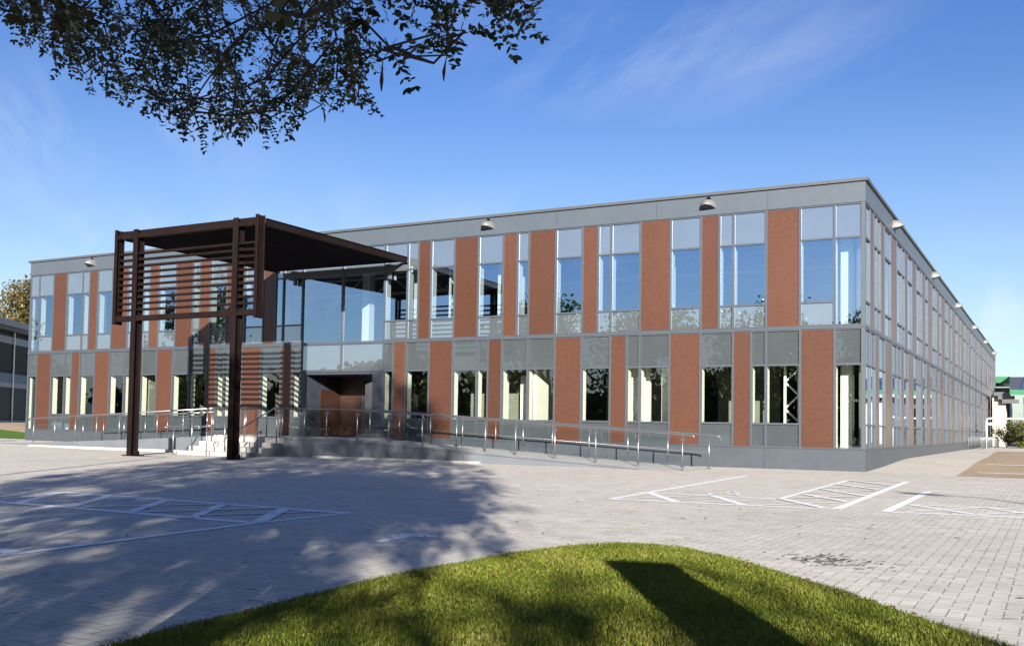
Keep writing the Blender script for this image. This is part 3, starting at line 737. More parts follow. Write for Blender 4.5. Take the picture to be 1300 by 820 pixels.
# ------------------------------------------------------------------ railings
def railing(name, label, pts, zf, posts, top=1.0, glass=True, mid=False, ends=(None, None), cat='railing'):
    root = thing(name, label, cat, (pts[0][0], pts[0][1], zf(pts[0])))
    rail = [Vector((p[0], p[1], zf(p) + top)) for p in pts]
    path = list(rail)
    if ends[0]: path = [rail[0] + Vector(e) for e in ends[0]] + path
    if ends[1]: path = path + [rail[-1] + Vector(e) for e in ends[1]]
    part('handrail', MB().tube(path, .026, 10), 'steel', root, True)
    for p in posts:
        z = zf(p)
        mb = MB().cyl(p[0], p[1], z, z + top - .02, .022, 10).cyl(p[0], p[1], z, z + .012, .05, 12)
        po = part('post', mb, 'steel', root, True)
        if glass:
            cl_ = MB()
            for h in (.13, .86):
                cl_.tube([(p[0] - .075, p[1], z + h), (p[0] + .075, p[1], z + h)], .024, 8)
            part('clamp', cl_, 'steel', po)
    if glass:
        for a, b in zip(posts[:-1], posts[1:]):
            d = (Vector((b[0], b[1], 0)) - Vector((a[0], a[1], 0))).normalized() * .05
            A = (a[0] + d.x, a[1] + d.y); Bp = (b[0] - d.x, b[1] - d.y)
            za, zb = zf(a), zf(b); n_ = Vector((-d.y, d.x, 0)).normalized() * .005
            gl = MB()
            P = [(A[0], A[1], za + .09), (Bp[0], Bp[1], zb + .09), (Bp[0], Bp[1], zb + .90), (A[0], A[1], za + .90)]
            gl.quad(*P); part('glass_panel', gl, 'glass_rail', root)
    if mid:
        for h in mid:
            part('mid_rail', MB().tube([(p[0], p[1], zf(p) + h) for p in pts], .008, 6), 'steel', root, True)
    return root
zr = lambda p: rzr(p[0]) + .006
zl = lambda p: rzl(p[0]) + gz(p[0], -4) + .012
fx = [-18.66,-17.57,-16.62,-15.33,-14.06,-12.76,-11.48,-10.44,-9.39,-8.07,-6.76,-5.45,-4.15]
railing('railing', 'steel railing with glass panels along the front of the right ramp', [(-18.66, -4.0), (-15.9, -4.0), (-4.15, -4.0)], zr, [(x, -4.0) for x in fx], ends=(None, [(.25, 0, -.02), (.31, 0, -.03), (.33, 0, -.08)]))
bx_ = [-16.3,-15.04,-13.76,-12.48,-11.21,-10.19,-9.14,-7.86,-6.57,-5.29,-4.02]
railing('railing', 'steel railing with a thin mid wire behind the right ramp', [(-16.3, -1.95), (-15.9, -1.95), (-4.02, -1.95)], zr, [(x, -1.95) for x in bx_], glass=False, mid=(.47,), ends=(None, [(.22, 0, -.02), (.28, 0, -.03), (.30, 0, -.08)]))
lx = [-31.77,-30.46,-29.23,-27.99,-26.7,-25.7,-24.65,-23.3,-22.1]
railing('railing', 'steel railing with glass panels along the front of the left ramp', [(-31.77, -4.0), (-21.8, -4.0)], zl, [(x, -4.0) for x in lx], ends=([(-.3, 0, -.09), (-.27, 0, -.02)], None))
bl = [-31.24,-29.97,-28.74,-27.5,-26.24,-25.0,-23.75]
railing('railing', 'steel railing with a thin mid wire behind the left ramp', [(-31.24, -2.0), (-23.75, -2.0)], zl, [(x, -2.0) for x in bl], glass=False, mid=(.47,))
def zst(p):
    y = p[1]
    if y > -4.45: return .64
    if y < -5.9: return 0
    return .64 * (y + 5.9) / 1.45
def post_z(p):
    y = p[1]
    for yy, z in ((-4.3, .632), (-4.72, .455), (-5.19, .295), (-5.78, .135)):
        if y >= yy: return z
    return 0
def stair_rail(x, label, back):
    pts = [(x, -6.15), (x, -4.45), (x, back)]
    root = thing('stair_handrail', label, 'handrail', (x, -6.15, 0))
    path = [(x, -6.52, .90), (x, -6.50, .965), (x, -6.44, .975), (x, -6.0, .98), (x, -4.45, 1.66), (x, back, 1.66)]
    part('handrail', MB().tube(path, .026, 10), 'steel', root, True)
    for y in (-6.15, -5.3, -4.35, (back - 4.35) / 2, back):
        zt_ = .98 if y < -6 else 1.66 if y > -4.45 else .98 + (y + 6.0) / 1.55 * .68
        z = post_z((x, y))
        part('post', MB().cyl(x, y, z, zt_, .022, 10).cyl(x, y, z, z + .012, .05, 12), 'steel', root, True)
stair_rail(-21.52, 'steel handrail on the left edge of the entrance steps', -2.6)
stair_rail(-19.97, 'steel handrail up the middle of the entrance steps', -3.2)
stair_rail(-18.50, 'steel handrail on the right edge of the entrance steps', -4.05)

# ------------------------------------------------------------------ bike stands and tubular frame
def hoop():
    pts = [(0, 0, 0), (0, 0, .62)] + [(.14 - .14 * math.cos(t), 0, .62 + .14 * math.sin(t)) for t in np.linspace(.2, math.pi / 2, 5)] + \
          [(.58 + .14 * math.sin(t), 0, .62 + .14 * math.cos(t)) for t in np.linspace(0, math.pi / 2 - .2, 5)] + [(.72, 0, .62), (.72, 0, 0)]
    return MB().tube(pts, .026, 8).mesh('bike_stand', True)
hm = hoop(); hm.materials.append(M['galv'])
fl = MB().cyl(0, 0, 0, .012, .07, 10).cyl(.72, 0, 0, .012, .07, 10).mesh('base_plate'); fl.materials.append(M['galv'])
for k in range(22):
    o = bpy.data.objects.new('bike_stand', hm); COL.objects.link(o); y = 37.7 + 1.25 * k + (1.6 if k > 10 else 0); o.location = (.16, y, gz(.2, y))
    tag(o, 'galvanised steel hoop bike stand beside the far end of the side facade', 'bike stand', 'row of bike stands by the side facade')
    c = bpy.data.objects.new('base_plate', fl); COL.objects.link(c); c.parent = o
t = thing('barrier_frame', 'white tubular frame on posts beyond the bike stands', 'barrier', (.72, 46, .2))
part('top_bar', MB().tube([(.72, 46, .2), (.72, 46, 2.05), (.76, 46, 2.2), (.9, 46.02, 2.28), (5.4, 47.2, 2.28)], .05, 8), 'whitesteel', t, True)
part('post', MB().cyl(5.4, 47.2, .2, 2.28, .05, 8), 'whitesteel', t, True)
part('post', MB().cyl(1.25, 46.1, .2, 2.24, .025, 8), 'galv', t, True)
part('sign_plate', MB().box(.86, 1.35, 45.98, 46.0, 1.82, 1.98), 'whitesteel', t)

# ------------------------------------------------------------------ building at the right (green fascia)
def rot2(o, e1, e2): return lambda a, b, z: (o[0] + e1[0] * a + e2[0] * b, o[1] + e1[1] * a + e2[1] * b, z)
G_ = thing('low_building', 'low cream building with green fascia and dark solar roof at the right', 'building', (8, 66, .2))
Q = lambda a, b, z: (a, b, z)
def obox(mb, Q, a0, a1, b0, b1, z0, z1):
    i = len(mb.v)
    for z in (z0, z1):
        for a, b in ((a0, b0), (a1, b0), (a1, b1), (a0, b1)): mb.v.append(Q(a, b, z))
    for f in ((3, 2, 1, 0), (4, 5, 6, 7), (0, 1, 5, 4), (1, 2, 6, 5), (2, 3, 7, 6), (3, 0, 4, 7)): mb.f.append(tuple(i + k for k in f))
    return mb
part('wall', MB().box(2.6, 34, 61, 74, 0, 4.2), 'darkwall', G_)
part('wall', MB().box(-6, 1.1, 75.6, 82, 0, 5.6), 'render', G_)
part('wall', MB().box(.40, 1.32, 60.4, 64, 0, 4.5), 'render', G_)
for x in (7.5, 14.5, 21.5): part('wall_panel', MB().box(x, x + 4.2, 60.86, 60.99, .3, 3.9), 'render', G_)
mb = MB(); lo_ = [(1.75, 59, 4.45), (34, 59, 4.45), (34, 74, 6.3), (1.2, 74, 6.3)]; up_ = [(x, y, z + .22) for x, y, z in lo_]
mb.v += lo_ + up_
for f in ((3, 2, 1, 0), (4, 5, 6, 7), (0, 1, 5, 4), (1, 2, 6, 5), (2, 3, 7, 6), (3, 0, 4, 7)): mb.f.append(f)
part('roof', mb, 'slate', G_)
part('canopy', MB().box(-6, 1.2, 74.02, 83, 6.0, 6.5), 'coping', G_)
mb = MB(); mb.beam((1.7, 58.96, 4.55), (34, 58.96, 4.55), .06, .42); part('fascia', mb, 'green', G_)
mb = MB(); mb.beam((1.71, 58.98, 4.58), (1.16, 74, 6.42), .06, .36); part('verge', mb, 'green', G_)
part('fascia', MB().box(-6, 1.22, 73.94, 74.01, 5.98, 6.56), 'green', G_)
pn = MB()
for i_ in range(18):
    for j_ in range(7):
        a, b = 2.4 + 1.66 * i_, .9 + 1.95 * j_
        P = [(a + u, 59 + b + v, 4.45 + (b + v) / 15 * 1.85 + .27) for u, v in ((0, 0), (1.58, 0), (1.58, 1.87), (0, 1.87))]; pn.quad(*P)
part('solar_panels', pn, 'solar', G_)
for a in (2.9, 12.2, 19.2): part('window', MB().box(a, a + 2.3, 60.9, 60.99, 1.0, 3.3), 'blackglass', G_)
for k in range(3): part('louvre', MB().box(.5 + .3 * k, 1.7 + .3 * k, 59.9 - .02 * k, 60.3, 4.3 - .3 * k, 4.6 - .3 * k), 'coping', G_)
t = thing('flat_roof_building', 'pale flat roofed building far behind the solar roof', 'building', (10, 120, .2))
part('wall', MB().box(4, 16, 115, 125, 0, 7.6), 'render', t); part('roof', MB().box(3.8, 16.2, 114.8, 125.2, 7.61, 7.8), 'coping', t)

# ------------------------------------------------------------------ dark glass building at the left
t = thing('glass_building', 'dark teal glass building with pale roof edge behind the left corner', 'building', (-72, 26, .85))
Q2 = rot2((-61.0, 10.8), (-.569, .822), (-.822, -.569))
mb = obox(MB(), Q2, 0, 26, 0.05, 14, -.5, 8.0); part('wall', mb, 'blackglass', t)
mb = obox(MB(), Q2, -1.2, 27, -1.0, 15, 8.25, 8.7); part('roof', mb, 'lilac', t)
mb = obox(MB(), Q2, -.8, 27, -.6, 15, 8.002, 8.245); part('soffit', mb, 'coping', t)
mb = obox(MB(), Q2, 0, 26, -.02, .045, 7.05, 7.6); part('floor_band', mb, 'lilac', t)
mb = obox(MB(), Q2, 0, 26, -.02, .045, 3.6, 4.0); obox(mb, Q2, 0, 26, -.02, .045, .75, 1.0); part('floor_band', mb, 'lilac', t)
mb = obox(MB(), Q2, 0, 26, -.015, .044, 4.02, 4.7); part('spandrel_panel', mb, 'teal', t)
mb = obox(MB(), Q2, 0, 26, -.012, .044, 1.02, 3.58); part('window', mb, 'tealglass', t)
mb = obox(MB(), Q2, 0, 26, -.012, .044, 4.9, 7.03); part('window', mb, 'blackglass', t)
for k in range(7):
    a = 1.9 + 3.35 * k; mb = obox(MB(), Q2, a, a + .12, -.10, -.03, .85, 7.99); part('mullion', mb, 'whitesteel', t)

# ------------------------------------------------------------------ trees
def leaf_mesh(name, C_, Nrm, Dir, size, tint, shape):
    """C_ centres, Nrm normals, Dir long axes (n,3); shape (k,2) outline"""
    n = len(C_); k = len(shape)
    Nrm = Nrm / np.linalg.norm(Nrm, axis=1)[:, None]
    Dir = Dir - (Dir * Nrm).sum(1)[:, None] * Nrm; Dir /= np.linalg.norm(Dir, axis=1)[:, None] + 1e-9
    Sd = np.cross(Nrm, Dir)
    sh = np.asarray(shape, float)
    V = C_[:, None, :] + size[:, None, None] * (Dir[:, None, :] * sh[None, :, 0, None] + Sd[:, None, :] * sh[None, :, 1, None])
    me = bpy.data.meshes.new(name)
    me.vertices.add(n * k); me.vertices.foreach_set('co', V.reshape(-1).astype(np.float32))
    me.loops.add(n * k); me.loops.foreach_set('vertex_index', np.arange(n * k, dtype=np.int32))
    me.polygons.add(n); me.polygons.foreach_set('loop_start', np.arange(0, n * k, k, dtype=np.int32)); me.polygons.foreach_set('loop_total', np.full(n, k, dtype=np.int32))
    at = me.attributes.new('tint', 'FLOAT', 'FACE'); at.data.foreach_set('value', tint.astype(np.float32))
    me.update(calc_edges=True); me.validate(); return me
LEAF6 = [(0, 0), (.25, .22), (.65, .24), (1, 0), (.65, -.24), (.25, -.22)]
LEAF4 = [(0, 0), (.5, .35), (1, 0), (.5, -.35)]

def colonize(root_pts, attract, step, infl, kill, iters=160):
    nodes = [np.array(p, float) for p in root_pts]; par = [-1] + list(range(len(root_pts) - 1))
    A = np.array(attract)
    for it in range(iters):
        if len(A) == 0: break
        P = np.array(nodes)
        d2 = (P * P).sum(1)[None] - 2 * A @ P.T
        near = d2.argmin(1); dm = np.linalg.norm(A - P[near], axis=1)
        ok = dm < infl
        grow = {}
        for a_, n_, k_ in zip(A[ok], near[ok], dm[ok]): grow.setdefault(n_, []).append((a_ - P[n_]) / (k_ + 1e-6))
        if not grow:
            infl *= 1.4
            if infl > 20: break
            continue
        added = False
        for n_, ds in grow.items():
            d = np.mean(ds, 0); l = np.linalg.norm(d)
            if l < 1e-3: d = RNG.normal(size=3); l = np.linalg.norm(d)
            d = d / l + RNG.normal(size=3) * .12; d /= np.linalg.norm(d)
            q = nodes[n_] + d * step
            nodes.append(q); par.append(n_); added = True
        newP = np.array(nodes[len(P):])
        dk = ((A * A).sum(1)[:, None] + (newP * newP).sum(1)[None] - 2 * A @ newP.T).min(1)
        A = A[dk > kill * kill]
        if len(nodes) > 14000: break
    return np.array(nodes), par
def skeleton_mesh(nodes, par, rtip, expo=2.3, rmax=.22, sides=5, trunk=0):
    n = len(nodes); ch = [[] for _ in range(n)]
    for i, p in enumerate(par):
        if p >= 0: ch[p].append(i)
    rad = np.zeros(n)
    for i in reversed(range(n)):
        rad[i] = rtip if not ch[i] else sum(rad[c] ** expo for c in ch[i]) ** (1 / expo)
    # children always later than parents
    sc = min(1, rmax / rad[0]); rad = np.maximum(rad * sc, rtip)
    if trunk: rad[trunk:] = np.maximum(np.minimum(rad[trunk:] * .6, .075), rtip)
    for i in range(trunk): rad[i] = rmax * (1.12 - .05 * i)
    mb = MB(); start = [0]; done = set()
    stack = [(0, -1)]
    while stack:
        i, p = stack.pop()
        chain = ([p] if p >= 0 else []) + [i]; cur = i
        while ch[cur]:
            cs = sorted(ch[cur], key=lambda c: -rad[c])
            for c in cs[1:]: stack.append((c, cur))
            cur = cs[0]; chain.append(cur)
        if len(chain) > 1:
            rr = [float(rad[k]) for k in chain]
            if p >= 0: rr[0] = rr[1]
            mb.tube([nodes[k] for k in chain], rr, sides if max(rr) < .05 else 10, caps=True)
    return mb, ch, rad

# --- near locust tree whose branches hang into the top left
PROF = [(-60, 20), (0, 22), (8, 40), (25, 55), (50, 62), (60, 90), (90, 112), (130, 118), (165, 130), (200, 155), (240, 178), (275, 198), (300, 190), (335, 182), (372, 170), (385, 150), (400, 130), (440, 138), (490, 142), (512, 122), (540, 90), (575, 88), (592, 62), (650, 70), (690, 50), (706, 18), (712, 0), (730, -20)]
px_ = np.array([p[0] for p in PROF]); py_ = np.array([p[1] for p in PROF])
def in_view_bad(P, margin=0):
    x, y, dep = proj(P)
    vis = (dep > .2) & (x > -60) & (x < 1360) & (y > -150) & (y < 880)
    lim = np.where(x > 705, -150, np.interp(x, px_, py_)) - margin
    return vis & (y > lim)
def crown_pts(n):
    out = []
    while len(out) < n:
        q = RNG.uniform(-1, 1, (6000, 3)); q = q[(np.abs(q) ** 3).sum(1) < 1]
        z = 7.7 + q[:, 2] * 6.1
        k = 1 - .32 * np.clip((z - 7) / 6, 0, 1)
        s_ = -29.4 + q[:, 0] * 7.4 * k; c_ = -15.6 + q[:, 1] * 4.7 * k
        x = -.5165 * s_ + .8563 * c_; y = .8563 * s_ + .5165 * c_
        P = np.stack([x, y, z], 1)
        P = P[P[:, 2] > 2.75]
        P = P[~in_view_bad(P, 14)]
        d = np.linalg.norm(P - np.array(CAM), axis=1); P = P[d > 2.2]
        out += list(P)
    return np.array(out[:n])
TB = np.array([3.35, -31.35, 0.0])
att = crown_pts(3600)
def fringe(n):      # branches that reach out over the forecourt, in front of the sky
    out = []
    while len(out) < n:
        x = RNG.uniform(-30, 715); lim = np.interp(x, px_, py_) - 10
        if lim < -25: continue
        y = RNG.uniform(-40, lim); dp = RNG.uniform(4.8, 9.0) if x < 480 else RNG.uniform(4.0, 5.6)
        P = np.array(CAM) + dp * (np.array(fw) + np.array(cr) * (x - cx_) / f_ + np.array(cu) * (cy_ - y) / f_)
        # the far left of the spray is thin, the middle dense
        if RNG.uniform() > (.25 if y < .1 * lim and x < 20 else 1): continue
        if 400 < x < 480 and 45 < y < 85 and RNG.uniform() < .9: continue
        if 505 < x < 580 and y < 42 and RNG.uniform() < .95: continue
        if x > 590 and y > 62: continue
        out.append(P)
    return np.array(out)
att = np.vstack([att, fringe(1050)])
trunk_pts = [TB + np.array([-.02 * k + .02 * math.sin(k), .015 * k, .3 * k - .05]) for k in range(9)]
nodes, par = colonize(trunk_pts, att, .24, 3.0, .27)
open('/tmp/w/log','w').write(str(len(nodes))) if False else None
mbk, ch, rad = skeleton_mesh(nodes, par, .0055, 2.75, .2, trunk=9)
Tn = thing('locust_tree', 'tall locust tree with drooping feathery leaf sprays over the top left', 'tree', tuple(TB))
part('trunk', mbk, 'darkbark', Tn, True)
tips = [i for i in range(len(nodes)) if rad[i] < .016 and i > 12]
# pinnate leaves
Cs, Ns, Ds, Ss, Ts = [], [], [], [], []
RC, RD, RS, RN = [], [], [], []
nl = 0
for i in tips:
    vx, vy, vd = proj(nodes[i]); seen = vd > .2 and -60 < vx < 1360 and vy > -60
    big = .86 if seen else 1.6
    for _ in range(RNG.integers(2, 5) if seen else RNG.integers(2, 4)):
        base = nodes[i] + RNG.normal(size=3) * .03
        if in_view_bad(base[None], 4)[0]: continue
        d = nodes[i] - nodes[par[i]]; d = d / (np.linalg.norm(d) + 1e-9)
        d = d * .5 + RNG.normal(size=3) * .55 + np.array([0, 0, -.38]); d /= np.linalg.norm(d)
        ln = RNG.uniform(.16, .26) * big; pr = RNG.integers(6, 9)
        side = np.cross(d, RNG.normal(size=3) * .4 + np.array([0, 0, 1])); side /= np.linalg.norm(side) + 1e-9
        nrm = np.cross(side, d)
        tt = RNG.uniform(0, 1) ** 1.3
        if in_view_bad((base + d * ln + np.array([0, 0, -.07]))[None], -7)[0]: continue
        if seen: RC.append(base - d * .02); RD.append(d * ln + np.array([0, 0, -.03])); RS.append(ln * 1.0); RN.append(nrm)
        pts = []
        for k in range(pr):
            u = .2 + .8 * k / (pr - 1); c = base + d * ln * u + np.array([0, 0, -.06 * u * u])
            pts.append(c)
            for s_ in (-1, 1):
                dd = side * s_ * .85 + d * .45 + RNG.normal(size=3) * .15
                Cs.append(c); Ds.append(dd); Ns.append(nrm + RNG.normal(size=3) * .35); Ss.append(RNG.uniform(.032, .05) * big); Ts.append(min(1, max(0, tt + RNG.normal() * .12)))
        Cs.append(pts[-1]); Ds.append(d); Ns.append(nrm); Ss.append(.045 * big); Ts.append(tt)
Cs = np.array(Cs); me = leaf_mesh('crown', Cs, np.array(Ns), np.array(Ds), np.array(Ss), np.array(Ts), LEAF6)
link('crown', me, 'locust', Tn)
link('leaf_stalks', leaf_mesh('leaf_stalks', np.array(RC), np.array(RN), np.array(RD), np.array(RS), np.zeros(len(RC)), [(0, .012), (1, .006), (1, -.006), (0, -.012)]), 'darkbark', Tn)
cand = [i for i in tips if (lambda q: q[2] > .5 and 0 < q[0] < 700 and 0 < q[1] < 200)(proj(nodes[i]))]
random.shuffle(cand)
for i in cand[:34]:
    p = Vector(nodes[i]); l = random.uniform(.07, .11); o = Vector((random.uniform(-.02, .02), random.uniform(-.02, .02), 0))
    pod = MB().tube([p, p + o * .5 - Vector((0, 0, .04)), p + o - Vector((0, 0, .04 + l * .5)), p + o - Vector((0, 0, .04 + l))], [.002, .004, .010, .003], 5); part('seed_pod', pod, 'pod', Tn, True)


# --- generic trees
def make_tree(name, label, cat, loc, h, w, mat, seed, nleaf=5200, leaf=.34, trunk_h=.28, group=None, flat=1.0):
    rng = np.random.default_rng(seed)
    t = thing(name, label, cat, loc, group)
    nb = 16; cl = []
    for k in range(nb):
        a = rng.uniform(0, 2 * math.pi); rr = rng.uniform(.1, .42) * w; z = rng.uniform(trunk_h + .05, .92)
        rr *= (1 - .75 * max(0, z - .55) / .45)
        cl.append((np.array([math.cos(a) * rr, math.sin(a) * rr, z * h]), rng.uniform(.13, .22) * w))
    cl.append((np.array([0, 0, h * .8]), .22 * w))
    mb = MB(); x0, y0, z0 = loc
    mb.tube([(x0, y0, z0 - .2), (x0 + .05 * w * .2, y0, z0 + h * trunk_h), (x0, y0 + .02 * w, z0 + h * .55), (x0, y0, z0 + h * .85)], [h * .028, h * .02, h * .012, h * .004], 9)
    for c, r in cl:
        zb = max(h * trunk_h * .8, c[2] - .45 * math.hypot(c[0], c[1]) - r)
        mb.tube([(x0, y0, z0 + zb), (x0 + c[0] * .5, y0 + c[1] * .5, z0 + (zb + c[2]) / 2 + .02 * h), (x0 + c[0], y0 + c[1], z0 + c[2])], [h * .010, h * .007, h * .002], 6)
    part('trunk', mb, 'bark', t, True)
    per = nleaf // len(cl); P, T_ = [], []
    for c, r in cl:
        q = rng.normal(size=(per, 3)); q /= np.linalg.norm(q, axis=1)[:, None]
        q *= (rng.uniform(.25, 1.12, per) ** .6)[:, None] * r * np.array([1.1, 1.1, .8 * flat])
        P.append(q + c); T_.append(np.clip(rng.uniform(0, 1) * .5 + rng.uniform(0, .5, per), 0, 1))
    P = np.vstack(P) + np.array(loc); n = len(P)
    me = leaf_mesh('crown', P, rng.normal(size=(n, 3)), rng.normal(size=(n, 3)), rng.uniform(.6, 1.2, n) * leaf, np.concatenate(T_), LEAF4)
    link('crown', me, mat, t)
    return t
# seen directly at the far left, behind the glass building
make_tree('broadleaf_tree', 'brownish autumn tree behind the dark glass building', 'tree', (-92, 41, .8), 16.4, 15, 'autumn', 3, 9000, .42)
make_tree('broadleaf_tree', 'lower green brown tree right of the autumn tree by the glass building', 'tree', (-88, 52, .8), 14.5, 13, 'autumn', 4, 8000, .42)
# trees across the car park, behind the camera (they show in the window reflections)
lb = ['tall green tree across the car park mirrored in the left windows', 'broad green tree across the car park mirrored beside the entrance', 'rounded green tree across the car park mirrored in the middle windows',
      'wide green tree across the car park mirrored in the windows right of middle', 'tall loose tree across the car park mirrored in the right windows', 'dense green tree across the car park at the mirrored row end', 'young tree at the far end of the mirrored row', 'large tree at the left end of the mirrored row', 'thin crowned tree between the mirrored trees', 'low bushy tree at the back of the mirrored row']
for k, (x, y, h, w) in enumerate([(-58, -62, 9, 10), (-47, -74, 17, 15), (-36, -80, 15, 15), (-24, -88, 17, 16), (-12, -86, 14, 13), (-76, -50, 17, 15), (-90, -34, 15, 14), (-100, -22, 16, 14), (-66, -66, 8.5, 10), (-30, -92, 16, 14)]):
    make_tree('broadleaf_tree', lb[k], 'tree', (x, y, 0), h, w, 'foliage', 20 + k, 4200, .55, group='trees across the car park')
rng = np.random.default_rng(5); n = 26000  # foliage belt added behind the camera as a dark backdrop for the lower panes
qx = rng.uniform(-140, 60, n); hh = 6.6 + 1.5 * np.sin(qx * .31) + 1.1 * np.sin(qx * .83 + 1)
P = np.stack([qx, -78 - .18 * (qx + 40) * 0 + rng.normal(size=n) * 1.6 + 22 * np.clip((-qx - 60) / 60, 0, 1) ** 1.3, rng.uniform(0, 1, n) * hh], 1)
tag(link('bush_backdrop', leaf_mesh('bush_backdrop', P, rng.normal(size=(n, 3)), rng.normal(size=(n, 3)), rng.uniform(.7, 1.5, n), rng.uniform(0, 1, n), LEAF4), 'foliage'), 'unseen belt of bushes across the car park, added to darken the window reflections', 'bushes', kind='stuff')
make_tree('broadleaf_tree', 'loose tree behind the camera whose shade falls on the lawn', 'tree', (13.4, -50.0, 0), 12.6, 11.5, 'foliage', 41, 4200, .42)
make_tree('broadleaf_tree', 'tree behind the right bay whose tip shades the marking', 'tree', (27, -51, 0), 11, 6, 'foliage', 40, 2500, .4)
# shrubs and hedge by the low building
def shrub(label, x, y, w, h, mat, seed, n=2600, name='shrub', leaf=.12):
    rng = np.random.default_rng(seed); z0 = gz(x, y)
    t = thing(name, label, 'shrub', (x, y, z0), 'shrubs before the low cream building')
    mb = MB()
    for k in range(7):
        a = rng.uniform(0, 6.28); mb.tube([(x, y, z0), (x + math.cos(a) * w * .2, y + math.sin(a) * w * .2, z0 + h * .5), (x + math.cos(a) * w * .4, y + math.sin(a) * w * .4, z0 + h * .85)], [.025, .018, .006], 5)
    part('stems', mb, 'darkbark', t)
    q = []
    for k in range(11):
        cc = np.array([rng.uniform(-.45, .45) * w, rng.uniform(-.45, .45) * w, rng.uniform(.2, .8) * h]); rr = rng.uniform(.14, .27) * min(w, h)
        g_ = rng.normal(size=(n // 11, 3)) * rr * .62 + cc; q.append(g_)
    q = np.vstack(q); q[:, 2] = np.clip(q[:, 2], .02, None); q = q + np.array([x, y, z0]); n = len(q)
    me = leaf_mesh('foliage', q, rng.normal(size=(n, 3)), rng.normal(size=(n, 3)), rng.uniform(.6, 1.3, n) * leaf, np.clip(rng.uniform(0, .8, n) + (q[:, 2] - z0) / h * .25, 0, 1), LEAF4)
    link('foliage', me, mat, t)
for k, (x, y, w, h, lb_) in enumerate([(1.55, 56, 1.7, 1.6, 'dark shrub nearest the end of the side facade'), (2.6, 54, 1.9, 2.1, 'yellow green shrub before the cream wall'), (4.2, 53, 2.2, 2.3, 'mixed autumn shrub at the right edge'), (3.3, 51.5, 1.6, 1.2, 'low green shrub in front of the autumn shrubs')]):
    shrub(lb_, x, y, w, h, 'hedge', 60 + k)

# ------------------------------------------------------------------ lawn
LE = [(3.0, -40), (2.2, -36), (1.55, -32), (1.1, -29.6), (.85, -28.2), (.74, -26.8), (.64, -25.5), (.62, -24.4), (.70, -23.3), (.88, -22.5), (1.15, -22.02), (1.5, -21.86), (1.9, -22.0), (2.3, -22.3), (2.75, -22.75), (3.15, -23.2), (3.55, -23.7), (3.95, -24.2), (4.35, -24.72), (4.75, -25.25), (5.3, -26.0), (6.2, -27.3), (8, -30), (11, -34), (13, -40)]
lawn_c = np.array([4.5, -33.0])
poly = np.array(LE)
def inside(P):
    x, y = P[:, 0], P[:, 1]; r_ = np.zeros(len(P), bool); j = len(poly) - 1
    for i in range(len(poly)):
        xi, yi = poly[i]; xj, yj = poly[j]
        c = ((yi > y) != (yj > y)) & (x < (xj - xi) * (y - yi) / (yj - yi + 1e-12) + xi); r_ ^= c; j = i
    return r_
def edge_d(P):
    d = np.full(len(P), 1e9)
    for i in range(len(poly) - 1):
        a, b = poly[i], poly[i + 1]; ab = b - a; t_ = np.clip(((P - a) @ ab) / (ab @ ab), 0, 1)
        d = np.minimum(d, np.linalg.norm(P - (a + t_[:, None] * ab), axis=1))
    return d
def lawn_h(P):
    d = edge_d(P); return .012 + .085 * np.clip(d / 1.3, 0, 1) ** .7 + .012 * np.sin(P[:, 0] * 2.3) * np.sin(P[:, 1] * 1.9) * np.clip(d, 0, 1)
mb = MB(); nring = 14; idx = []
dense = []
for i in range(len(LE) - 1):
    for t_ in np.linspace(0, 1, 5)[:-1]: dense.append(tuple(np.array(LE[i]) * (1 - t_) + np.array(LE[i + 1]) * t_))
dense.append(LE[-1]); dn = np.array(dense)
for r_ in range(nring):
    s_ = (r_ / (nring - 1)) ** 1.8
    P = dn * (1 - s_) + lawn_c * s_; z = lawn_h(P) if r_ else np.full(len(P), -.02)
    mb.v += [(p[0], p[1], float(q)) for p, q in zip(P, z)]
m_ = len(dn)
for r_ in range(nring - 1):
    for i in range(m_ - 1): mb.f.append((r_ * m_ + i + 1, r_ * m_ + i, (r_ + 1) * m_ + i, (r_ + 1) * m_ + i + 1))
struct('lawn', mb, 'lawn', 'rounded lawn tip in the foreground', 'lawn')
# blades
def blades(n, xlo, xhi, ylo, yhi, hmin, hmax):
    P = np.stack([RNG.uniform(xlo, xhi, n), RNG.uniform(ylo, yhi, n)], 1); P = P[inside(P)]; e_ = edge_d(P); P = P + RNG.normal(size=P.shape) * np.where(e_ < .12, .022, .0)[:, None]
    x, y, dep = proj(np.hstack([P, np.full((len(P), 1), .05)])); P = P[(dep > 0) & (x > -40) & (x < 1340) & (y < 900)]
    return P
P = blades(420000, .4, 7.5, -28.6, -21.8, .03, .05)
nb = len(P); z = lawn_h(P) - .004
patch = .5 + .5 * np.sin(P[:, 0] * 3.1 + 1.3 * np.sin(P[:, 1] * 2.1)) * np.sin(P[:, 1] * 2.7 + np.sin(P[:, 0] * 4.3))
hgt = RNG.uniform(.012, .034, nb) * (.7 + .55 * patch) * (1 + .15 * (edge_d(P) < .1)) * np.where(RNG.uniform(0, 1, nb) > .99, 1.35, 1)
ang = RNG.uniform(0, 2 * math.pi, nb); lean = RNG.uniform(.1, .9, nb)
base = np.stack([P[:, 0], P[:, 1], z], 1)
wv = np.stack([np.cos(ang), np.sin(ang), np.zeros(nb)], 1) * (RNG.uniform(.0016, .0032, nb))[:, None]
ld = np.stack([-np.sin(ang), np.cos(ang), np.zeros(nb)], 1) * (lean * hgt)[:, None]
upv = np.stack([np.zeros(nb), np.zeros(nb), hgt], 1)
V = np.stack([base - wv, base + wv, base + wv * .8 + upv * .6 + ld * .4, base + upv + ld * 1.0, base - wv * .8 + upv * .6 + ld * .4], 1)
me = bpy.data.meshes.new('grass'); k = 5
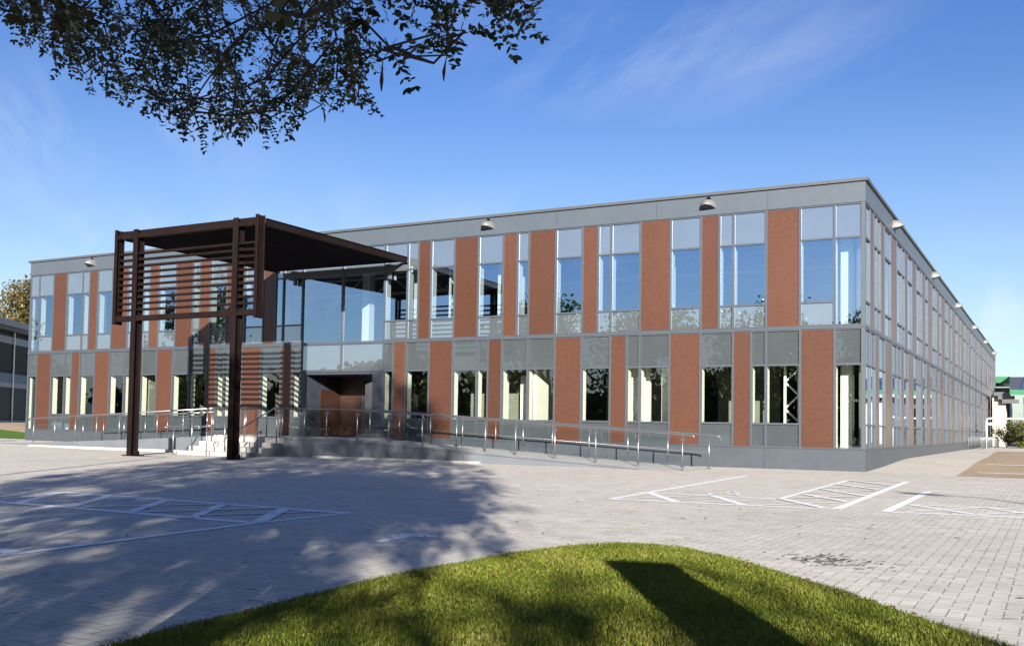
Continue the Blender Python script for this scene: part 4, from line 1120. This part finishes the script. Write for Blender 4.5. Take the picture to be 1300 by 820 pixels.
me.vertices.add(nb * k); me.vertices.foreach_set('co', V.reshape(-1).astype(np.float32))
me.loops.add(nb * k); me.loops.foreach_set('vertex_index', np.arange(nb * k, dtype=np.int32))
me.polygons.add(nb); me.polygons.foreach_set('loop_start', np.arange(0, nb * k, k, dtype=np.int32)); me.polygons.foreach_set('loop_total', np.full(nb, k, dtype=np.int32))
at = me.attributes.new('tint', 'FLOAT', 'FACE'); at.data.foreach_set('value', np.clip(RNG.beta(2, 2.6, nb) * .8 + (patch - .5) * .5 + (RNG.uniform(0, 1, nb) > .93) * .4, 0, 1).astype(np.float32))
me.update(calc_edges=True)
tag(link('grass', me, 'grass'), 'short green grass blades covering the lawn tip', 'grass', kind='stuff')

# fallen leaves
lm = MB()
ol = [(0, 0), (.3, .22), (.65, .26), (1, 0), (.62, -.22), (.28, -.24)]
lm.v = [(a * .07 - .035, b * .07, .012 * abs(b) * 4 + .008 * math.sin(a * 4)) for a, b in ol] + [(.0, 0, .002)]
lm.f = [(6, i, (i + 1) % 6) for i in range(6)]
lme = lm.mesh('fallen_leaf'); lme.materials.append(M['deadleaf'])
spots = [(706,778,'l'),(690,707,'l'),(1043,707,'l')]
cand = []
while len(cand) < 46:
    q = np.array([[RNG.uniform(.7, 5.2), RNG.uniform(-27.5, -21.9)]])
    if inside(q)[0]: cand.append((q[0][0], q[0][1], float(lawn_h(q)[0]) + .028, True))
while len(cand) < 70:
    q = (RNG.uniform(-4, 6), RNG.uniform(-27, -15))
    if not inside(np.array([q]))[0]: cand.append((q[0], q[1], .004, False))
for x, y, z, onl in cand:
    o = bpy.data.objects.new('fallen_leaf', lme); COL.objects.link(o); o.location = (x, y, z)
    o.rotation_euler = (RNG.uniform(-.5, .5) if onl else 0, RNG.uniform(-.4, .4) if onl else 0, RNG.uniform(0, 6.28)); s_ = RNG.uniform(.35, .8) * (1 if onl else .8); o.scale = (s_, s_, s_)
    tag(o, 'small dry brown leaf lying on the lawn' if onl else 'small dry brown leaf lying on the block paving', 'leaf', 'fallen leaves on the lawn' if onl else 'fallen leaves on the paving')
# twigs and litter on the paving
mb = MB()
for k in range(150):
    cl_ = k < 90
    x, y = (3.15 + RNG.normal() * .16 + .25 * RNG.normal() * .5, -21.9 + RNG.normal() * .22) if cl_ else (RNG.uniform(-6, 5), RNG.uniform(-26, -16))
    if inside(np.array([[x, y]]))[0]: continue
    a = RNG.uniform(0, 6.28); l = RNG.uniform(.02, .09)
    mb.beam((x, y, .009), (x + math.cos(a) * l, y + math.sin(a) * l, .009 + RNG.uniform(0, .006)), .006, .005)
for k in range(260):   # litter along the lawn edge
    i = RNG.integers(4, 20); t_ = RNG.uniform(); p = np.array(LE[i]) * (1 - t_) + np.array(LE[i + 1]) * t_ + RNG.normal(size=2) * .035
    a = RNG.uniform(0, 6.28); l = RNG.uniform(.015, .06); mb.beam((p[0], p[1], .012), (p[0] + math.cos(a) * l, p[1] + math.sin(a) * l, .016), .007, .006)
tag(link('twigs', mb.mesh('twigs'), 'darkbark'), 'scattered twigs and leaf litter on the block paving', 'litter', kind='stuff')

# ------------------------------------------------------------------ out of frame but mirrored or shading
def lamp(x, y, h, label, ang):
    t = thing('street_lamp', label, 'street lamp', (x, y, 0))
    part('post', MB().tube([(x, y, 0), (x, y, 1.2), (x, y, 1.21), (x, y, h)], [.08, .08, .055, .045], 10), 'galv', t, True)
    c, s_ = math.cos(ang), math.sin(ang)
    part('arm', MB().tube([(x, y, h - .02), (x + c * .3, y + s_ * .3, h + .04), (x + c * .7, y + s_ * .7, h + .05)], .03, 8), 'galv', t, True)
    part('lamp_head', MB().beam((x + c * .6, y + s_ * .6, h + .06), (x + c * 1.25, y + s_ * 1.25, h + .08), .26, .10), 'lightgrey', t)
lamp(-9.6, -24.9, 5.6, 'grey street lamp left of the forecourt, outside the frame', R(200))
lamp(13.5, -27.0, 5.4, 'grey street lamp right of the forecourt, outside the frame', R(170))
t = thing('shadow_pillar', 'blank grey pillar, unseen beside the camera, added to cast the blunt lawn shadow', 'pillar', (5.85, -30.0, .06))  # unseen block, added only to throw the blunt shadow on the lawn
o = part('body', MB().box(-.27, .27, -.12, .12, 0, 2.04), 'plinth', t); o2 = part('cap', MB().box(-.29, .29, -.14, .14, 2.042, 2.10), 'coping', t)
for q in (o, o2): q.matrix_parent_inverse = Matrix()
t.rotation_euler = (0, 0, SUN_AZ)

# parked car mirrored in the lower left panes
cx0, cy0 = -44.4, -5.6; cz0 = gz(cx0, cy0)
car = thing('parked_car', 'white parked hatchback mirrored in the lower panes at the far left', 'car', (cx0, cy0, cz0))
def loft(rings):
    mb = MB(); n = len(rings[0])
    for r_ in rings: mb.v += r_
    for k in range(len(rings) - 1):
        for j in range(n - 1): mb.f.append((k * n + j, k * n + j + 1, (k + 1) * n + j + 1, (k + 1) * n + j))
    mb.f.append(tuple(reversed(range(n)))); mb.f.append(tuple((len(rings) - 1) * n + j for j in range(n))); return mb
rings = []
for u, top, wid in ((-2.1, .70, .62), (-2.02, .84, .76), (-1.6, .93, .84), (-.9, .98, .87), (0, .98, .88), (1.2, .98, .87), (1.9, .96, .82), (2.08, .80, .74)):
    rings.append([(cx0 + u, cy0 + y, cz0 + z) for y, z in ((-wid * .95, .24), (-wid, .5), (-wid * .97, top - .08), (-wid * .8, top), (wid * .8, top), (wid * .97, top - .08), (wid, .5), (wid * .95, .24), (-wid * .95, .24))])
part('body', loft(rings), 'carwhite', car, True)
rings = []
for u, top, wid in ((-1.05, .97, .74), (-.45, 1.36, .66), (.1, 1.46, .63), (.9, 1.45, .62), (1.5, 1.32, .60), (1.95, .98, .66)):
    rings.append([(cx0 + u, cy0 + y, cz0 + z) for y, z in ((-.80, .95), (-wid, top), (wid, top), (.80, .95), (-.80, .95))])
part('cabin', loft(rings), 'blackglass', car, True)
part('roof', MB().poly([(cx0 + u, cy0 + y, cz0 + 1.475 - .03 * abs(u - .5)) for u, y in ((-.4, -.62), (1.4, -.6), (1.4, .6), (-.4, .62))]), 'carwhite', car)
for u in (-1.32, 1.3):
    for y in (-.80, .80):
        w_ = part('wheel', MB().tube([(cx0 + u, cy0 + y - .1, cz0 + .31), (cx0 + u, cy0 + y + .1, cz0 + .31)], .31, 20), 'tyre', car)
        part('rim', MB().tube([(cx0 + u, cy0 + y - .108, cz0 + .31), (cx0 + u, cy0 + y + .108, cz0 + .31)], .2, 14), 'lightgrey', w_)
for y in (-.58, .58): part('headlight', MB().box(cx0 - 2.11, cx0 - 2.02, cy0 + y - .14, cy0 + y + .14, cz0 + .62, cz0 + .74), 'whitesteel', car)
